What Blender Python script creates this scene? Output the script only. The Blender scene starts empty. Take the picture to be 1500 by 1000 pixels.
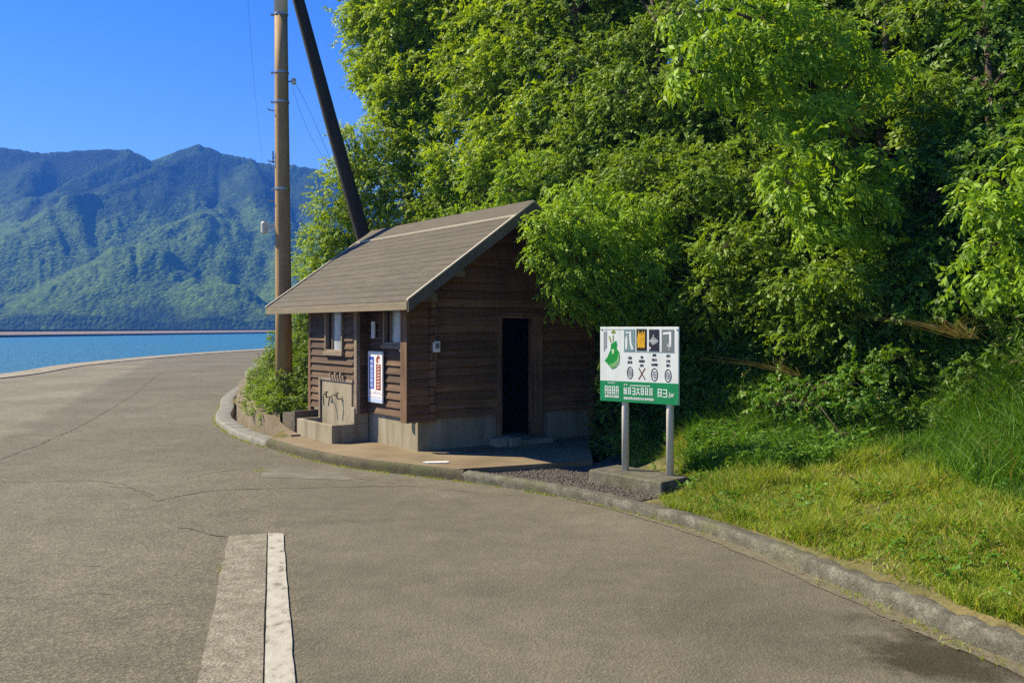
import bpy, bmesh, math, random
import numpy as np
from mathutils import Matrix, Vector

random.seed(7)
RNG = np.random.default_rng(7)
S = bpy.context.scene
COL = S.collection
R = math.radians
F, HOR, CH = 1300.0, 480.0, 1.8          # focal length in px of the 1500 px frame, horizon row, eye height


def W(px, py, Y):
    """world point seen at photo pixel (px,py) at depth Y"""
    return Vector(((px - 750) / F * Y, Y, CH + (HOR - py) / F * Y))


def G(px, py, z=0.0):
    """ground point (height z) seen at the pixel"""
    Y = F * (CH - z) / (py - HOR)
    return Vector(((px - 750) / F * Y, Y, z))


# ------------------------------------------------------------------ noise
def _hash(ix, iy, s):
    n = (ix.astype(np.int64) * 374761393 + iy.astype(np.int64) * 668265263 + s * 974634777) & 0x7fffffff
    n = ((n ^ (n >> 13)) * 1274126177) & 0x7fffffff
    return ((n ^ (n >> 16)) & 0xffff) / 65535.0


def vnoise(x, y, s=0):
    x = np.asarray(x, float); y = np.asarray(y, float)
    ix = np.floor(x); iy = np.floor(y)
    fx = x - ix; fy = y - iy
    fx = fx * fx * (3 - 2 * fx); fy = fy * fy * (3 - 2 * fy)
    a = _hash(ix, iy, s); b = _hash(ix + 1, iy, s); c = _hash(ix, iy + 1, s); d = _hash(ix + 1, iy + 1, s)
    return (a * (1 - fx) + b * fx) * (1 - fy) + (c * (1 - fx) + d * fx) * fy


def fbm(x, y, o=4, s=0):
    t = 0; a = .5
    for i in range(o):
        t = t + a * vnoise(x * 2 ** i, y * 2 ** i, s + i * 17); a *= .5
    return t


def sstep(a, b, x):
    t = np.clip((x - a) / (b - a), 0, 1)
    return t * t * (3 - 2 * t)


# ------------------------------------------------------------------ materials
def mat(name):
    m = bpy.data.materials.new(name); m.use_nodes = True
    nt = m.node_tree; nt.nodes.clear()
    out = nt.nodes.new('ShaderNodeOutputMaterial')
    return m, nt, out


def N(nt, t, **kw):
    n = nt.nodes.new('ShaderNode' + t)
    for k, v in kw.items():
        if k in ('operation', 'blend_type', 'data_type', 'noise_dimensions', 'feature', 'wave_type', 'bands_direction', 'distance'):
            setattr(n, k, v)
        else:
            n.inputs[k].default_value = v
    return n


def ramp(nt, fac, stops):
    r = nt.nodes.new('ShaderNodeValToRGB')
    el = r.color_ramp.elements
    while len(el) < len(stops): el.new(.5)
    for e, (p, c) in zip(el, stops):
        e.position = p; e.color = (*c, 1) if len(c) == 3 else c
    nt.links.new(fac, r.inputs[0]); return r.outputs[0]


def mixc(nt, fac, a, b, mode='MIX'):
    m = nt.nodes.new('ShaderNodeMix'); m.data_type = 'RGBA'; m.blend_type = mode
    for sock, v in ((m.inputs[0], fac), (m.inputs[6], a), (m.inputs[7], b)):
        if isinstance(v, bpy.types.NodeSocket): nt.links.new(v, sock)
        elif isinstance(v, (int, float)): sock.default_value = v
        else: sock.default_value = (*v, 1)
    return m.outputs[2]


def coords(nt, kind='Object', scale=(1, 1, 1)):
    t = nt.nodes.new('ShaderNodeTexCoord'); mp = nt.nodes.new('ShaderNodeMapping')
    nt.links.new(t.outputs[kind], mp.inputs[0]); mp.inputs['Scale'].default_value = scale
    return mp.outputs[0]


def noise(nt, vec, scale, detail=5, rough=.6, dist=0.0):
    n = N(nt, 'TexNoise', Scale=scale, Detail=detail, Roughness=rough, Distortion=dist)
    nt.links.new(vec, n.inputs['Vector']); return n.outputs[0]


def surf(name, stops, scale=3, detail=6, rough=.85, bump=.2, bscale=None, bdist=.02, stretch=(1, 1, 1), spec=.3,
         fine=None, metal=0, second=None, island=0):
    """noise-coloured rough surface; second=(scale, colour, lo, hi) a larger blotch layer; fine=(scale, amount) speckle"""
    m, nt, out = mat(name)
    v = coords(nt, 'Object', stretch)
    c = ramp(nt, noise(nt, v, scale, detail), stops)
    if second:
        f = ramp(nt, noise(nt, coords(nt), second[0], 4), [(second[2], (0, 0, 0)), (second[3], (1, 1, 1))])
        c = mixc(nt, f, c, second[1])
    if fine:
        fn = noise(nt, coords(nt), fine[0], 2, .7)
        g = ramp(nt, fn, [(.25, (1 - fine[1],) * 3), (.75, (1 + fine[1],) * 3)])
        c = mixc(nt, 1.0, c, g, 'MULTIPLY')
    if island:
        ge = nt.nodes.new('ShaderNodeNewGeometry')
        c = mixc(nt, 1.0, c, ramp(nt, ge.outputs['Random Per Island'], [(0, (1 - island,) * 3), (.5, (1.0, 1.0, 1.0)), (1, (1 + island, 1 + island * .9, 1 + island * .8))]), 'MULTIPLY')
    p = N(nt, 'BsdfPrincipled', Roughness=rough, Metallic=metal)
    p.inputs['Specular IOR Level'].default_value = spec
    nt.links.new(c, p.inputs['Base Color'])
    if bump:
        b = N(nt, 'Bump', Strength=bump, Distance=bdist)
        nt.links.new(noise(nt, v, bscale or scale * 6, 6), b.inputs['Height'])
        nt.links.new(b.outputs[0], p.inputs['Normal'])
    nt.links.new(p.outputs[0], out.inputs[0])
    return m


def flat(name, c, rough=.6, metal=0, spec=.3):
    d = tuple(x * .82 for x in c)
    return surf(name, [(.3, d), (.7, c)], scale=9, rough=rough, bump=.05, metal=metal, spec=spec)


def leafmat(name, dark, light, dry=None, trans=.45, rough=.5, dryamt=.92):
    m, nt, out = mat(name)
    geo = nt.nodes.new('ShaderNodeNewGeometry')
    n1 = noise(nt, coords(nt), .9, 3)
    r = nt.nodes.new('ShaderNodeMath'); r.operation = 'MULTIPLY_ADD'
    nt.links.new(geo.outputs['Random Per Island'], r.inputs[0]); r.inputs[1].default_value = .55
    nt.links.new(n1, r.inputs[2])
    stops = [(.35, dark), (1.0, light)]
    c = ramp(nt, r.outputs[0], stops)
    if dry:
        f = ramp(nt, geo.outputs['Random Per Island'], [(dryamt, (0, 0, 0)), (dryamt + .02, (1, 1, 1))])
        c = mixc(nt, f, c, dry)
    p = N(nt, 'BsdfPrincipled', Roughness=rough); p.inputs['Specular IOR Level'].default_value = .35
    t = nt.nodes.new('ShaderNodeBsdfTranslucent')
    warm = mixc(nt, 1.0, c, (1.25, 1.1, .55), 'MULTIPLY')
    nt.links.new(c, p.inputs['Base Color']); nt.links.new(warm, t.inputs[0])
    mx = nt.nodes.new('ShaderNodeMixShader'); mx.inputs[0].default_value = trans
    nt.links.new(p.outputs[0], mx.inputs[1]); nt.links.new(t.outputs[0], mx.inputs[2])
    nt.links.new(mx.outputs[0], out.inputs[0])
    return m


M = {}
M['concrete'] = surf('concrete', [(.3, (.22, .195, .135)), (.55, (.30, .265, .19)), (.75, (.36, .325, .25))], scale=2.2, bump=.35,
                     bscale=45, bdist=.006, fine=(90, .18), second=(.9, (.17, .16, .11), .5, .75))
M['stained_concrete'] = surf('stained_concrete', [(.3, (.15, .13, .085)), (.5, (.25, .22, .155)), (.75, (.33, .30, .23))], scale=5,
                             stretch=(1, 1, .16), bump=.3, bscale=40, bdist=.006, fine=(70, .15))
M['mossy_concrete'] = surf('mossy_concrete', [(.25, (.052, .05, .036)), (.5, (.10, .094, .072)), (.75, (.185, .175, .14))], scale=7,
                           bump=.6, bscale=60, bdist=.012, fine=(70, .6), second=(1.6, (.10, .105, .045), .52, .75))
M['rough_concrete'] = surf('rough_concrete', [(.25, (.14, .125, .085)), (.5, (.21, .19, .14)), (.75, (.30, .275, .215))], scale=9,
                           bump=.9, bscale=55, bdist=.014, fine=(60, .6), second=(2, (.14, .125, .085), .5, .8))
M['white_paint'] = surf('white_paint', [(.34, (.17, .155, .115)), (.46, (.36, .34, .28)), (.8, (.47, .45, .385))], scale=16, bump=.3,
                        bscale=40, bdist=.006, fine=(80, .14), stretch=(1, .5, 1))
M['kerb_stone'] = surf('kerb_stone', [(.25, (.13, .13, .115)), (.55, (.20, .195, .17)), (.8, (.27, .26, .23))], scale=5, bump=.5,
                       bscale=50, bdist=.008, fine=(90, .22))
M['paving'] = surf('paving', [(.3, (.14, .105, .06)), (.55, (.20, .155, .095)), (.8, (.26, .205, .13))], scale=1.6, bump=.25,
                   bscale=50, bdist=.006, fine=(70, .15), second=(1.2, (.15, .115, .07), .55, .8))
M['wall_render'] = surf('wall_render', [(.3, (.13, .10, .065)), (.55, (.21, .165, .11)), (.8, (.27, .22, .155))], scale=3, bump=.5,
                        bscale=30, bdist=.01, fine=(60, .2), second=(1.5, (.12, .115, .06), .55, .75))


def wood(name, a, b, c, axis=0):
    st = [7, 7, 22]; st[axis] = .7
    return surf(name, [(.25, a), (.5, b), (.8, c)], scale=2.0, detail=8, stretch=tuple(st), bump=.5, bscale=6, bdist=.006, rough=.75,
                fine=(1.3, .35), island=.32)


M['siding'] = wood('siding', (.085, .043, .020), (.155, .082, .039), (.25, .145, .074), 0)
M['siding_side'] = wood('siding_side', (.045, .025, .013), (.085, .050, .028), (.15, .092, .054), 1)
M['post_wood'] = wood('post_wood', (.08, .042, .022), (.155, .088, .048), (.24, .15, .09), 2)
M['weathered_wood'] = wood('weathered_wood', (.14, .105, .075), (.21, .165, .12), (.28, .23, .175), 1)
M['fascia'] = surf('fascia', [(.3, (.16, .13, .08)), (.7, (.23, .19, .12))], scale=3, stretch=(6, .6, 6), bump=.2, rough=.6)
M['rake'] = surf('rake', [(.3, (.085, .07, .05)), (.7, (.13, .11, .08))], scale=3, bump=.2, rough=.6)
M['drip'] = flat('drip', (.42, .37, .28), .5)
M['roofing'] = surf('roofing', [(.25, (.055, .047, .035)), (.5, (.078, .067, .050)), (.8, (.112, .097, .073))], scale=3.5, detail=8,
                    stretch=(9, .8, 1), bump=.5, bscale=10, bdist=.01, rough=.8, fine=(24, .22), second=(.7, (.082, .068, .050), .45, .7), island=.10)
M['dark_inside'] = flat('dark_inside', (.03, .026, .022), .8)
M['inner_door'] = flat('inner_door', (.12, .12, .11), .6)
M['glass_frost'] = surf('glass_frost', [(.35, (.16, .17, .17)), (.6, (.34, .37, .38)), (.85, (.48, .50, .50))], scale=4, stretch=(1, 1, .3), bump=.05,
                        rough=.25, spec=.5)
M['dark_glass'] = flat('dark_glass', (.015, .016, .018), .15, spec=.5)
M['pipe_grey'] = flat('pipe_grey', (.42, .42, .42), .4)
M['steel'] = flat('steel', (.38, .39, .40), .35, .8)
M['dark_metal'] = flat('dark_metal', (.045, .045, .045), .4, .6)
M['galv'] = surf('galv', [(.3, (.48, .46, .40)), (.7, (.64, .61, .54))], scale=6, stretch=(1, 1, .4), rough=.5, bump=.05, fine=(40, .12))
M['pole_concrete'] = surf('pole_concrete', [(.3, (.23, .145, .06)), (.55, (.34, .22, .10)), (.8, (.39, .27, .14))], scale=2.2,
                          stretch=(3, 3, .35), bump=.15, bscale=20, bdist=.005, rough=.75, fine=(30, .12))
M['strut_dark'] = surf('strut_dark', [(.3, (.022, .021, .017)), (.7, (.045, .042, .033))], scale=2.2, stretch=(3, 3, .4), bump=.2, rough=.75)
M['tap_metal'] = flat('tap_metal', (.11, .105, .095), .4, .5)
M['wire'] = flat('wire', (.05, .05, .05), .6)
M['bark'] = surf('bark', [(.3, (.035, .025, .015)), (.7, (.10, .075, .05))], scale=5, stretch=(2, 2, .5), bump=.8, bscale=14, bdist=.02)
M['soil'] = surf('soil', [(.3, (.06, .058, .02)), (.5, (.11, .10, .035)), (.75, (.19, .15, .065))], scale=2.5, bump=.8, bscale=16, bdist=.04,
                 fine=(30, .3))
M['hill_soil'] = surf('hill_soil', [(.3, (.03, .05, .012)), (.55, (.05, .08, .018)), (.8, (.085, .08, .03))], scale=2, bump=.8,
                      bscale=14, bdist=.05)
M['gravel'] = surf('gravel', [(.3, (.05, .042, .034)), (.55, (.10, .085, .07)), (.8, (.19, .165, .14))], scale=45, bump=1, bscale=50, bdist=.02)
M['pebble'] = None
M['breakwater_light'] = surf('breakwater_light', [(.3, (.25, .19, .105)), (.7, (.34, .265, .155))], scale=.4, bump=.1)
M['breakwater_dark'] = surf('breakwater_dark', [(.3, (.008, .008, .008)), (.7, (.016, .015, .013))], scale=.4, bump=.2)
M['sign_white'] = surf('sign_white', [(.25, (.50, .53, .50)), (.5, (.62, .66, .64)), (.75, (.69, .73, .71))], scale=3.5, stretch=(3, 3, .5), rough=.4, bump=.03)
M['sign_green'] = surf('sign_green', [(.25, (.006, .17, .06)), (.7, (.007, .23, .08))], scale=4, stretch=(3, 3, .5), rough=.4, bump=.03)
M['leaf_green_paint'] = flat('leaf_green_paint', (.01, .27, .04), .4)
M['pale_lime'] = flat('pale_lime', (.50, .68, .36), .5)
M['olive_paint'] = flat('olive_paint', (.22, .27, .03), .5)
M['letter_white'] = flat('letter_white', (.78, .80, .78), .5)
M['ink'] = flat('ink', (.02, .02, .022), .5)
M['ink_grey'] = flat('ink_grey', (.22, .22, .23), .5)
M['ink_red'] = flat('ink_red', (.16, .035, .02), .5)
M['panel_teal'] = flat('panel_teal', (.17, .27, .27), .5)
M['panel_grey'] = flat('panel_grey', (.16, .19, .19), .5)
M['panel_navy'] = flat('panel_navy', (.018, .018, .035), .5)
M['panel_black'] = flat('panel_black', (.018, .016, .012), .5)
M['yellow'] = flat('yellow', (.75, .42, .015), .5)
M['poster_white'] = flat('poster_white', (.74, .74, .74), .5)
M['poster_blue'] = flat('poster_blue', (.035, .075, .42), .5)
M['poster_rust'] = flat('poster_rust', (.28, .055, .02), .5)
M['poster_lilac'] = flat('poster_lilac', (.36, .25, .50), .5)
M['poster_pale'] = flat('poster_pale', (.45, .55, .75), .5)
M['paper'] = flat('paper', (.80, .80, .78), .6)

# leaves
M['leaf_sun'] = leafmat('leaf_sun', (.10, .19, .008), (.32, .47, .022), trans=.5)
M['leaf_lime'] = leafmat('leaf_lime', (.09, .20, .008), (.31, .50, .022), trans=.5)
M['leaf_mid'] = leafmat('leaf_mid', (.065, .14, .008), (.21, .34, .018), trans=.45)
M['leaf_shade'] = leafmat('leaf_shade', (.038, .10, .008), (.12, .235, .015), trans=.4)  # darker leaves: the deep shade on the slope is put into their colour
M['leaf_ground'] = leafmat('leaf_ground', (.03, .08, .006), (.095, .19, .012), dry=(.12, .085, .035), trans=.35, dryamt=.93)
M['grass_sun'] = leafmat('grass_sun', (.135, .235, .014), (.305, .415, .03), dry=(.45, .37, .12), trans=.45, dryamt=.84)
M['grass_tall'] = leafmat('grass_tall', (.05, .145, .009), (.13, .28, .016), dry=(.22, .18, .06), trans=.4, dryamt=.95)
M['straw'] = leafmat('straw', (.12, .095, .035), (.28, .23, .10), trans=.25)


def N_add(nt, a, b, k, off):
    m = nt.nodes.new('ShaderNodeMath'); m.operation = 'MULTIPLY_ADD'
    nt.links.new(b, m.inputs[0]); m.inputs[1].default_value = k; nt.links.new(a, m.inputs[2])
    return m.outputs[0]


def asphalt():
    m, nt, out = mat('asphalt')
    v = coords(nt)
    big = noise(nt, v, .35, 5, .6)
    c = ramp(nt, big, [(.32, (.108, .097, .071)), (.5, (.131, .118, .086)), (.68, (.160, .145, .108))])
    tt = nt.nodes.new('ShaderNodeTexCoord'); sx_ = nt.nodes.new('ShaderNodeSeparateXYZ'); nt.links.new(tt.outputs['Object'], sx_.inputs[0])
    a1 = nt.nodes.new('ShaderNodeMath'); a1.operation = 'MULTIPLY_ADD'; nt.links.new(sx_.outputs[1], a1.inputs[0]); a1.inputs[1].default_value = .276; nt.links.new(sx_.outputs[0], a1.inputs[2])
    lane = ramp(nt, N_add(nt, a1.outputs[0], noise(nt, v, 1.2, 4), .5, .0), [(.34, (1, 1, 1)), (.62, (.38, .38, .38))])
    mid = noise(nt, v, 3.2, 5, .65)
    c = mixc(nt, 1.0, c, ramp(nt, mid, [(.3, (.86, .86, .86)), (.7, (1.14, 1.13, 1.1))]), 'MULTIPLY')
    agg = N(nt, 'TexVoronoi', Scale=62.0); nt.links.new(v, agg.inputs['Vector'])
    c = mixc(nt, lane, c, ramp(nt, agg.outputs['Color'], [(.1, (.66, .66, .66)), (.6, (1.03, 1.03, 1.02)), (.95, (1.6, 1.57, 1.47))]), 'MULTIPLY')
    fine = noise(nt, v, 160, 2, .8)
    c = mixc(nt, lane, c, ramp(nt, fine, [(.3, (.84, .84, .84)), (.7, (1.17, 1.17, 1.16))]), 'MULTIPLY')

    def blob(px, py, r0, r1, sx, sy, rot):
        """soft patch mask round a ground point"""
        g = G(px, py)
        t = nt.nodes.new('ShaderNodeTexCoord')
        mp = nt.nodes.new('ShaderNodeMapping'); mp.vector_type = 'TEXTURE'
        mp.inputs['Location'].default_value = (g.x, g.y, 0); mp.inputs['Rotation'].default_value = (0, 0, rot)
        mp.inputs['Scale'].default_value = (sx, sy, 1)
        nt.links.new(t.outputs['Object'], mp.inputs[0])
        ln = N(nt, 'VectorMath', operation='LENGTH'); nt.links.new(mp.outputs[0], ln.inputs[0])
        ad = nt.nodes.new('ShaderNodeMath'); ad.operation = 'MULTIPLY_ADD'
        nt.links.new(noise(nt, v, 2.4, 6, .65), ad.inputs[0]); ad.inputs[1].default_value = 1.1
        nt.links.new(ln.outputs['Value'], ad.inputs[2])
        return ramp(nt, ad.outputs[0], [(r0, (1, 1, 1)), (r1, (0, 0, 0))])
    wet = blob(1375, 965, .75, 1.33, .80, 1.5, .25)
    c = mixc(nt, wet, c, mixc(nt, 1.0, c, (.42, .40, .34), 'MULTIPLY'))
    lane2 = blob(1080, 900, .8, 2.1, 1.5, 2.6, .3)
    c = mixc(nt, lane2, c, mixc(nt, 1.0, c, (.86, .86, .85), 'MULTIPLY'))
    damp = blob(470, 765, .7, 1.0, 1.6, .55, .2)
    c = mixc(nt, damp, c, mixc(nt, 1.0, c, (.84, .83, .84), 'MULTIPLY'))
    # old pale surfacing towards the sea
    t = nt.nodes.new('ShaderNodeTexCoord'); sp = nt.nodes.new('ShaderNodeSeparateXYZ')
    nt.links.new(t.outputs['Object'], sp.inputs[0])
    a, b = G(0, 648), G(225, 528)
    dx, dy = (b - a).x, (b - a).y
    L = math.hypot(dx, dy); nx, ny = -dy / L, dx / L
    m1 = nt.nodes.new('ShaderNodeMath'); m1.operation = 'MULTIPLY'; nt.links.new(sp.outputs[0], m1.inputs[0]); m1.inputs[1].default_value = nx
    m2 = nt.nodes.new('ShaderNodeMath'); m2.operation = 'MULTIPLY_ADD'; nt.links.new(sp.outputs[1], m2.inputs[0]); m2.inputs[1].default_value = ny
    nt.links.new(m1.outputs[0], m2.inputs[2])
    m3 = nt.nodes.new('ShaderNodeMath'); m3.operation = 'SUBTRACT'; nt.links.new(m2.outputs[0], m3.inputs[0]); m3.inputs[1].default_value = nx * a.x + ny * a.y
    m4 = nt.nodes.new('ShaderNodeMath'); m4.operation = 'MULTIPLY_ADD'; nt.links.new(noise(nt, v, .8, 4), m4.inputs[0]); m4.inputs[1].default_value = 1.2
    nt.links.new(m3.outputs[0], m4.inputs[2])
    f = ramp(nt, m4.outputs[0], [(.55, (0, 0, 0)), (.9, (1, 1, 1))])
    c = mixc(nt, f, c, mixc(nt, 1.0, c, (1.28, 1.3, 1.3), 'MULTIPLY'))
    p = N(nt, 'BsdfPrincipled', Roughness=.85); p.inputs['Specular IOR Level'].default_value = .25
    rr = ramp(nt, wet, [(0, (.85,) * 3), (1, (.48,) * 3)]); nt.links.new(rr, p.inputs['Roughness'])
    nt.links.new(c, p.inputs['Base Color'])
    bmp = N(nt, 'Bump', Strength=.55, Distance=.010)
    hs = nt.nodes.new('ShaderNodeMath'); hs.operation = 'ADD'
    nt.links.new(agg.outputs['Distance'], hs.inputs[0]); nt.links.new(fine, hs.inputs[1])
    nt.links.new(hs.outputs[0], bmp.inputs['Height']); nt.links.new(bmp.outputs[0], p.inputs['Normal'])
    nt.links.new(p.outputs[0], out.inputs[0])
    return m


M['asphalt'] = asphalt()
M['crack'] = surf('crack', [(.3, (.085, .075, .052)), (.7, (.13, .114, .08))], scale=20, bump=.3)
M['patch'] = surf('patch', [(.34, (.10, .092, .07)), (.55, (.15, .138, .11)), (.75, (.24, .225, .185))], scale=4, bump=.5, bscale=60, bdist=.008,
                  stretch=(.6, 2, 1), fine=(90, .3))


def water_mat():
    m, nt, out = mat('water')
    p = N(nt, 'BsdfPrincipled', Roughness=.45); p.inputs['Specular IOR Level'].default_value = .2
    v = coords(nt, 'Object', (1, .55, 1))
    n = noise(nt, v, 1.6, 8, .75)
    c = ramp(nt, n, [(.3, (.015, .12, .215)), (.7, (.045, .20, .32))])
    nt.links.new(c, p.inputs['Base Color'])
    b = N(nt, 'Bump', Strength=.9, Distance=.5); nt.links.new(n, b.inputs['Height'])
    nt.links.new(b.outputs[0], p.inputs['Normal']); nt.links.new(p.outputs[0], out.inputs[0])
    return m


M['water'] = water_mat()


def forest_mat():
    m, nt, out = mat('far_forest')
    v = coords(nt)
    big = noise(nt, v, .012, 6, .65)
    c = ramp(nt, big, [(.35, (.009, .022, .009)), (.55, (.020, .043, .012)), (.7, (.045, .078, .017))])
    vo = N(nt, 'TexVoronoi', Scale=.33); nt.links.new(v, vo.inputs['Vector'])
    at = nt.nodes.new('ShaderNodeAttribute'); at.attribute_name = 'lit_broadleaf'
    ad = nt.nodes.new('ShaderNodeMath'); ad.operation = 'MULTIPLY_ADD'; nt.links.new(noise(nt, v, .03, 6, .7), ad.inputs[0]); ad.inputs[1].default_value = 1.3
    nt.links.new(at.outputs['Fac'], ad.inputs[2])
    c = mixc(nt, ramp(nt, ad.outputs[0], [(.75, (0, 0, 0)), (1.15, (1, 1, 1))]), c, (.066, .115, .016))  # lighter green for mixed forest, with the sunlit look of spurs put into the colour
    c = mixc(nt, 1.0, c, ramp(nt, vo.outputs['Color'], [(.1, (.5, .55, .55)), (.9, (1.55, 1.45, 1.2))]), 'MULTIPLY')
    p = N(nt, 'BsdfPrincipled', Roughness=.9); p.inputs['Specular IOR Level'].default_value = .05
    nt.links.new(c, p.inputs['Base Color'])
    b = N(nt, 'Bump', Strength=.6, Distance=1.8); b.invert = True
    nt.links.new(vo.outputs['Distance'], b.inputs['Height'])
    nt.links.new(b.outputs[0], p.inputs['Normal']); nt.links.new(p.outputs[0], out.inputs[0])
    return m


M['far_forest'] = forest_mat()


# ------------------------------------------------------------------ object helpers
def tag(o, label=None, cat=None, group=None, kind=None):
    if label: o['label'] = label
    if cat: o['category'] = cat
    if group: o['group'] = group
    if kind: o['kind'] = kind
    return o


def empty(name, loc=(0, 0, 0), rz=0.0):
    o = bpy.data.objects.new(name, None); COL.objects.link(o)
    o.location = loc; o.rotation_euler = (0, 0, rz); o.empty_display_size = .2
    return o


def npmesh(name, verts, faces, material, parent=None, smooth=False):
    """verts (n,3), faces (m,k) of equal size"""
    me = bpy.data.meshes.new(name)
    verts = np.ascontiguousarray(verts, np.float32); faces = np.ascontiguousarray(faces, np.int32)
    m, k = faces.shape
    me.vertices.add(len(verts)); me.vertices.foreach_set('co', verts.ravel())
    me.loops.add(m * k); me.loops.foreach_set('vertex_index', faces.ravel())
    me.polygons.add(m); me.polygons.foreach_set('loop_start', np.arange(0, m * k, k, dtype=np.int32))
    me.polygons.foreach_set('loop_total', np.full(m, k, np.int32))
    if smooth: me.polygons.foreach_set('use_smooth', np.ones(m, bool))
    me.update(calc_edges=True)
    me.materials.append(material)
    o = bpy.data.objects.new(name, me); COL.objects.link(o)
    if parent: o.parent = parent
    return o


class MB:
    def __init__(self): self.v = []; self.f = []; self.mi = []

    def add(self, vs, fs, mi=0):
        b = len(self.v); self.v += [tuple(x) for x in vs]
        for f in fs: self.f.append([b + i for i in f]); self.mi.append(mi)
        return self

    def box(self, x0, x1, y0, y1, z0, z1, mi=0):
        return self.add([(x0, y0, z0), (x1, y0, z0), (x1, y1, z0), (x0, y1, z0), (x0, y0, z1), (x1, y0, z1), (x1, y1, z1), (x0, y1, z1)],
                        [(3, 2, 1, 0), (4, 5, 6, 7), (0, 1, 5, 4), (1, 2, 6, 5), (2, 3, 7, 6), (3, 0, 4, 7)], mi)

    def hexa(self, p8, mi=0):
        return self.add(p8, [(3, 2, 1, 0), (4, 5, 6, 7), (0, 1, 5, 4), (1, 2, 6, 5), (2, 3, 7, 6), (3, 0, 4, 7)], mi)

    def prism(self, poly, z0, z1, mi=0):
        n = len(poly)
        vs = [(p[0], p[1], z0) for p in poly] + [(p[0], p[1], z1) for p in poly]
        fs = [tuple(reversed(range(n))), tuple(range(n, 2 * n))] + [(i, (i + 1) % n, n + (i + 1) % n, n + i) for i in range(n)]
        return self.add(vs, fs, mi)

    def tube(self, pts, rad, n=8, caps=True, mi=0):
        pts = [Vector(p) for p in pts]
        if not hasattr(rad, '__len__'): rad = [rad] * len(pts)
        b = len(self.v); ref = None
        for i, p in enumerate(pts):
            d = (pts[min(i + 1, len(pts) - 1)] - pts[max(i - 1, 0)])
            d = d.normalized() if d.length > 1e-9 else Vector((0, 0, 1))
            if ref is None:
                ref = Vector((1, 0, 0)) if abs(d.x) < .9 else Vector((0, 1, 0))
            s = (ref - d * ref.dot(d)).normalized(); t = d.cross(s); ref = s
            for k in range(n):
                a = 2 * math.pi * k / n
                self.v.append(tuple(p + (s * math.cos(a) + t * math.sin(a)) * rad[i]))
        for i in range(len(pts) - 1):
            for k in range(n):
                k2 = (k + 1) % n
                self.f.append([b + i * n + k, b + i * n + k2, b + (i + 1) * n + k2, b + (i + 1) * n + k]); self.mi.append(mi)
        if caps:
            self.f.append([b + k for k in reversed(range(n))]); self.mi.append(mi)
            self.f.append([b + (len(pts) - 1) * n + k for k in range(n)]); self.mi.append(mi)
        return self

    def build(self, name, material, parent=None, smooth=False, bevel=0.0, segs=2):
        me = bpy.data.meshes.new(name); me.from_pydata(self.v, [], self.f)
        for mm in (material if isinstance(material, (list, tuple)) else [material]): me.materials.append(mm)
        me.polygons.foreach_set('material_index', self.mi)
        if smooth: me.polygons.foreach_set('use_smooth', [True] * len(self.f))
        me.update()
        bm = bmesh.new(); bm.from_mesh(me); bmesh.ops.recalc_face_normals(bm, faces=bm.faces); bm.to_mesh(me); bm.free()
        o = bpy.data.objects.new(name, me); COL.objects.link(o)
        if parent: o.parent = parent
        if bevel:
            md = o.modifiers.new('bevel', 'BEVEL'); md.width = bevel; md.segments = segs; md.limit_method = 'ANGLE'; md.angle_limit = R(40)
        return o


# ------------------------------------------------------------------ plan: kerb line, foot of the slope
def spline(pts, n):
    """Catmull-Rom through 2-D points"""
    P = np.array([[p[0], p[1]] for p in pts], float)
    P = np.vstack([2 * P[0] - P[1], P, 2 * P[-1] - P[-2]])
    out = []
    for i in range(1, len(P) - 2):
        p0, p1, p2, p3 = P[i - 1:i + 3]
        for t in np.linspace(0, 1, n, endpoint=False):
            out.append(.5 * ((2 * p1) + (-p0 + p2) * t + (2 * p0 - 5 * p1 + 4 * p2 - p3) * t ** 2 + (-p0 + 3 * p1 - 3 * p2 + p3) * t ** 3))
    out.append(P[-2]); return np.array(out)


def sdist(x, y, line):
    """signed distance to a polyline; positive on the left-hand side of its direction"""
    x = np.asarray(x, float); y = np.asarray(y, float)
    best = np.full(x.shape, 1e18); sg = np.ones(x.shape)
    for (ax, ay), (bx, by) in zip(line[:-1], line[1:]):
        dx, dy = bx - ax, by - ay
        L2 = dx * dx + dy * dy + 1e-12
        t = np.clip(((x - ax) * dx + (y - ay) * dy) / L2, 0, 1)
        ex = x - (ax + t * dx); ey = y - (ay + t * dy)
        d = ex * ex + ey * ey
        cr = dx * (y - ay) - dy * (x - ax)
        up = d < best - 1e-12
        best = np.where(up, d, best); sg = np.where(up, np.where(cr >= 0, 1, -1), sg)
    return np.sqrt(best) * sg


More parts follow.
